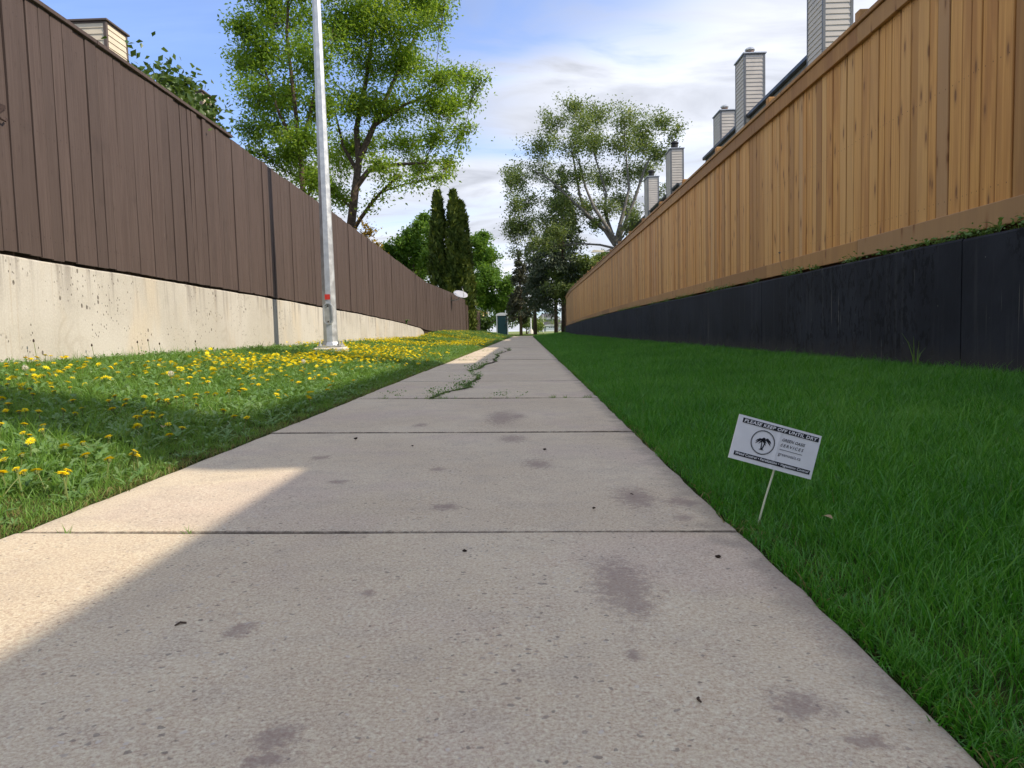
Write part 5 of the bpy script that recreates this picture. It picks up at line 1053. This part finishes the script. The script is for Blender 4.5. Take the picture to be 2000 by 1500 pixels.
def dandelions():
    rg=np.random.default_rng(17); n=0
    lab='yellow dandelion flower open in the weedy lawn left of the path'; grp='dandelions in the left lawn'
    pts=[(min(x,-1.13),y,h) for x,y,h in DAND if x>-3.52]
    tries=0
    while len(pts)<299 and tries<9000:
        tries+=1; y=3.2+22*rg.uniform()**1.25; x=rg.uniform(-3.5,-1.15)
        if x<-.72*y: continue
        if noise2(np.array([x*1.4]),np.array([y*.8]),2.0,23)[0]+rg.normal(0,.12)<.10: continue
        if y<4.5 and rg.uniform()<.7: continue
        for _ in range(rg.integers(1,5)):
            pts.append((float(np.clip(x+rg.normal(0,.10),-3.5,-1.12)),y+rg.normal(0,.14),.05))
    pts=sorted(pts[:299],key=lambda q:q[1]); first=True
    for (x,y,h) in pts:
        z=float(gz(x,y)); hh=h+rg.uniform(.004,.026)
        r=bpy.data.objects.new('dandelion',None); COL.objects.link(r); r.location=(x,y,z); r.empty_display_size=.03
        if first: lb,gp,first='largest yellow dandelion, nearest the camera at the edge of the left lawn',None,False
        elif y<2.6: lb,gp='yellow dandelion in the sunny near corner of the left lawn','dandelions in the near sunny corner'
        elif y<3.9 and y<3.62+.1*x: lb,gp='yellow dandelion in the dark shadow band across the near left lawn','dandelions in the near shadow band'
        elif x>-1.75: lb,gp='yellow dandelion close along the left edge of the path','dandelions along the path edge'
        elif y<9.8: lb,gp='yellow dandelion in the sunny lawn between cream wall and path, before the lamp post','dandelions before the lamp post'
        else: lb,gp='yellow dandelion in the left lawn beyond the lamp post','dandelions beyond the lamp post'
        tag(r,lb,'dandelion',gp)
        st=link('stem',STM[rg.integers(0,4)],r,(0,0,0),(0,0,rg.uniform(0,6)),(1,1,hh))
        s=rg.uniform(.68,1.08)*(.8 if y<4 else 1.0 if y<9 else 1.1)
        link('flower_head',FLOW[rg.integers(0,5)],r,(0,0,hh),(rg.normal(0,.28),rg.normal(.10,.22),rg.uniform(0,6)),(s,s,s*rg.uniform(.8,1.1)))
        if y<4: link('calyx',CAL,r,(0,0,hh))
    # the many further ones that run together towards the end of the wall
    Q=[]
    while len(Q)<4800:
        y=rg.uniform(3.4,46); x=-1.12-2.38*rg.uniform()**.8
        if y>27 and rg.uniform()<.75: continue
        if y<5 and rg.uniform()<.2: continue
        if noise2(np.array([x*1.2]),np.array([y*.55]),1.7,29)[0]+rg.normal(0,.13)<.02: continue
        for _ in range(rg.integers(1,6)):
            Q.append((float(np.clip(x+rg.normal(0,.10),-3.5,-1.1)),y+rg.normal(0,.18)))
    Q=np.array(Q); n=len(Q)
    scatter('dandelion_mass',np.stack([Q[:,0],Q[:,1],gz(Q[:,0],Q[:,1])+rg.uniform(.045,.095,n)],1),np.stack([rg.normal(0,.3,n),rg.normal(.1,.3,n),rg.uniform(0,6,n)],1),rg.uniform(.7,1.15,n),rg.integers(0,3,n),FARF)
    # seed heads
    for i,(x,y,h,l) in enumerate([(-1.66,5.45,.15,'white dandelion seed head near the path left edge'),(-2.02,4.15,.11,'pale dandelion clock among flowers in the mid lawn'),(-2.75,4.0,.10,'fluffy dandelion seed head by the cream wall'),]):
        r=thing('dandelion_clock',l,'dandelion',(x,y,float(gz(x,y)))); link('stem',STM[i],r,(0,0,0),(0,0,i),(1,1,h))
        u=unit(110,rg)*.016; V=[];F=[]
        for p in u:
            b=len(V); a=np.cross(p,rg.normal(0,1,3)); a=a/np.linalg.norm(a)*.0038; c=np.cross(p,a); c=c/np.linalg.norm(c)*.0038; V+=[p+a,p+c,p-a,p-c]; F+=[(b,b+1,b+2),(b,b+2,b+3)]
        link('seed_ball',np_mesh('seed_ball',V,F,M['fluff'],np.full(len(V),.5)),r,(0,0,h))
    # spent flower stalks against the wall foot
    for x,y,h,lb in((-3.50,5.2,.24,'tall spent stalk at the cream wall foot nearest the left picture edge'),(-3.5,6.6,.20,'spent brown stalk, left of a close pair at the cream wall foot'),(-3.48,6.75,.22,'spent brown stalk, right of a close pair at the cream wall foot'),(-3.5,7.0,.17,'short spent stalk just right of the close pair by the cream wall'),(-3.47,7.7,.19,'spent stalk at the cream wall foot nearest the lamp post'),(-3.5,5.9,.18,'spent stalk at the cream wall foot between the tall one and the pair')):
        r=thing('dry_stalk',lb,'weed',(x,y,float(gz(x,y))),0,'spent stalks along the cream wall')
        link('stem',STM[1],r,(0,0,0),(0,0,0),(1,1,h*.75)); h*=.75; MB().lathe([(.002,-.012),(.007,-.006),(.006,.004),(.002,.012)],6,(0,0,h)).build('bud',M['rust'],r)
dandelions()

# ------------------------------------------------------------------ weeds on ledges, litter, debris
def ledge_weed(label,x,y,z,n,L,W,seed,up=.9,g=None,face=None):
    r=thing('weed_plant',label,'weed',(x,y,z),0,g); link('leaves',rosette('leaves',n,L,W,M['weed'],seed,up),r); return r
LG='weeds along the top of the black wall'
wt=lambda y: float(lerp(WR_TOP,y))
for i,(y,n,L,lab) in enumerate([(4.30,6,.13,'tallest toothed weed on the black wall top, nearest the exposed fence post'),(4.62,7,.10,'bushy weed on the black wall top above its vertical joint'),(5.05,6,.11,'wide leaved weed on the black wall top left of the joint'),(5.65,7,.09,'low broad weed on the black wall top between the bushy weed and lone upright one'),(7.35,4,.14,'lone upright weed standing on the black wall top in mid fence'),(8.7,6,.09,'small weed left of the lone upright one on the black wall top')]):
    ledge_weed(lab,FR+.028,y,wt(y),n,L,.013,200+i,1.25 if n==4 else .9,LG)
r=thing('weed_plant','green sprig hanging out under the brown fence at the wall end','weed',(FL+.03,21.7,.70)); link('leaves',rosette('leaves',8,.20,.04,M['weed'],231,1.3),r)
r=thing('weed_plant','tall thin grass weed growing at the foot of the black wall','weed',(FR-.05,5.02,.09)); link('leaves',tuft('leaves',7,.26,.006,.02,M['grass'],.5,233,.2),r)
r=thing('dead_stalk','dried flower stalk leaning out over the black wall top','weed',(FR+.02,7.75,wt(7.75))); MB().tube([(0,0,0),(-.03,.06,.12),(-.035,.09,.24)],[.002,.0018,.0015],5).build('stem',M['bark_grey'],r); MB().lathe([(.002,0),(.012,.008),(.010,.016),(.003,.02)],7,(-.035,.09,.24)).build('bud',M['bark_grey'],r)
def debris(name,label,cat,x,y,z,kind,s,seed):
    rg=np.random.default_rng(seed)
    if kind=='crumb':
        V=unit(14,rg)*np.array([s,s*.8,s*.5])*rg.uniform(.7,1.1,(14,1)); V[:,2]+=s*.45
        import bmesh; bm=bmesh.new(); [bm.verts.new(v) for v in V]; bmesh.ops.convex_hull(bm,input=bm.verts); me=bpy.data.meshes.new(name); bm.to_mesh(me); bm.free(); me.materials.append(M['debris'])
        o=link(name,me,None,(x,y,z))
    elif kind=='twig':
        a=rg.uniform(0,6.28); o=MB().tube([(0,0,.002),(math.cos(a)*s,math.sin(a)*s,.004),(math.cos(a+.4)*s*2,math.sin(a+.4)*s*2,.003)],[.0014,.0017,.001],5).build(name,M['bark'],None,False,(x,y,z))
    else:
        mb=MB(); a=rg.uniform(0,6.28); n=6; vs=[]
        for i in range(n+1):
            t=i/n; w=s*.42*math.sin(math.pi*min(.98,t+.02))+.0006; zc=.006+.5*s*math.sin(t*2.6)*.35; cx=s*1.6*(t-.5)
            for q in(-1,0,1): vs.append((cx*math.cos(a)-q*w*math.sin(a),cx*math.sin(a)+q*w*math.cos(a),zc+abs(q)*w*.35))
        fs=[]
        for i in range(n):
            for q in(0,1): fs.append((3*i+q,3*i+q+1,3*i+4+q,3*i+3+q))
        o=mb.add(vs,fs).build(name,M['dryleaf'],None,True,(x,y,z))
    tag(o,label,cat); return o
M['debris']=plain('dark_debris',(.035,.026,.02),.9,.1,0,.3,80); M['dryleaf']=plain('dry_leaf',(.36,.27,.15),.7,.2,0,.25,50)
zp=lambda x:-.018*x+.001
DEB=[(-.666,2.80,.011,'crumb','largest dark clod on the path, near the left edge past the second joint'),(-.126,1.351,.006,'crumb','tiny dark clod just in front of the nearest path joint, mid path'),(.247,1.829,.006,'twig','bent dark twig lying right of centre between the nearest two joints'),(.143,1.682,.006,'crumb','tiny dark crumb left of the bent twig on the path'),(-.49,1.01,.008,'twig','short dark twig in the shadow at lower left of the path'),(.332,1.31,.007,'crumb','dark pebble near the right path edge by the nearest joint'),(.05,2.52,.008,'crumb','dark crumb mid path before the second joint'),(-.42,2.62,.006,'crumb','little dark crumb left of centre before the second joint'),(.18,.80,.006,'twig','curled dark twig low in front at right of the path')]
for i,(x,y,s,k,l) in enumerate(DEB): debris('twig' if k=='twig' else 'dirt_clod',l,'twig' if k=='twig' else 'dirt clod',x,y,zp(x),k,s,300+i)
debris('dry_leaf','dry brown leaf in the right lawn grass below the sign','leaf',.56,1.40,.035,'leaf',.017,320)
debris('dry_leaf','pale curled leaf lying in the left lawn shade near the path','leaf',-1.343,2.68,.085,'leaf',.024,322)
# nothing may stand exactly where another piece stands
bpy.context.view_layer.update()
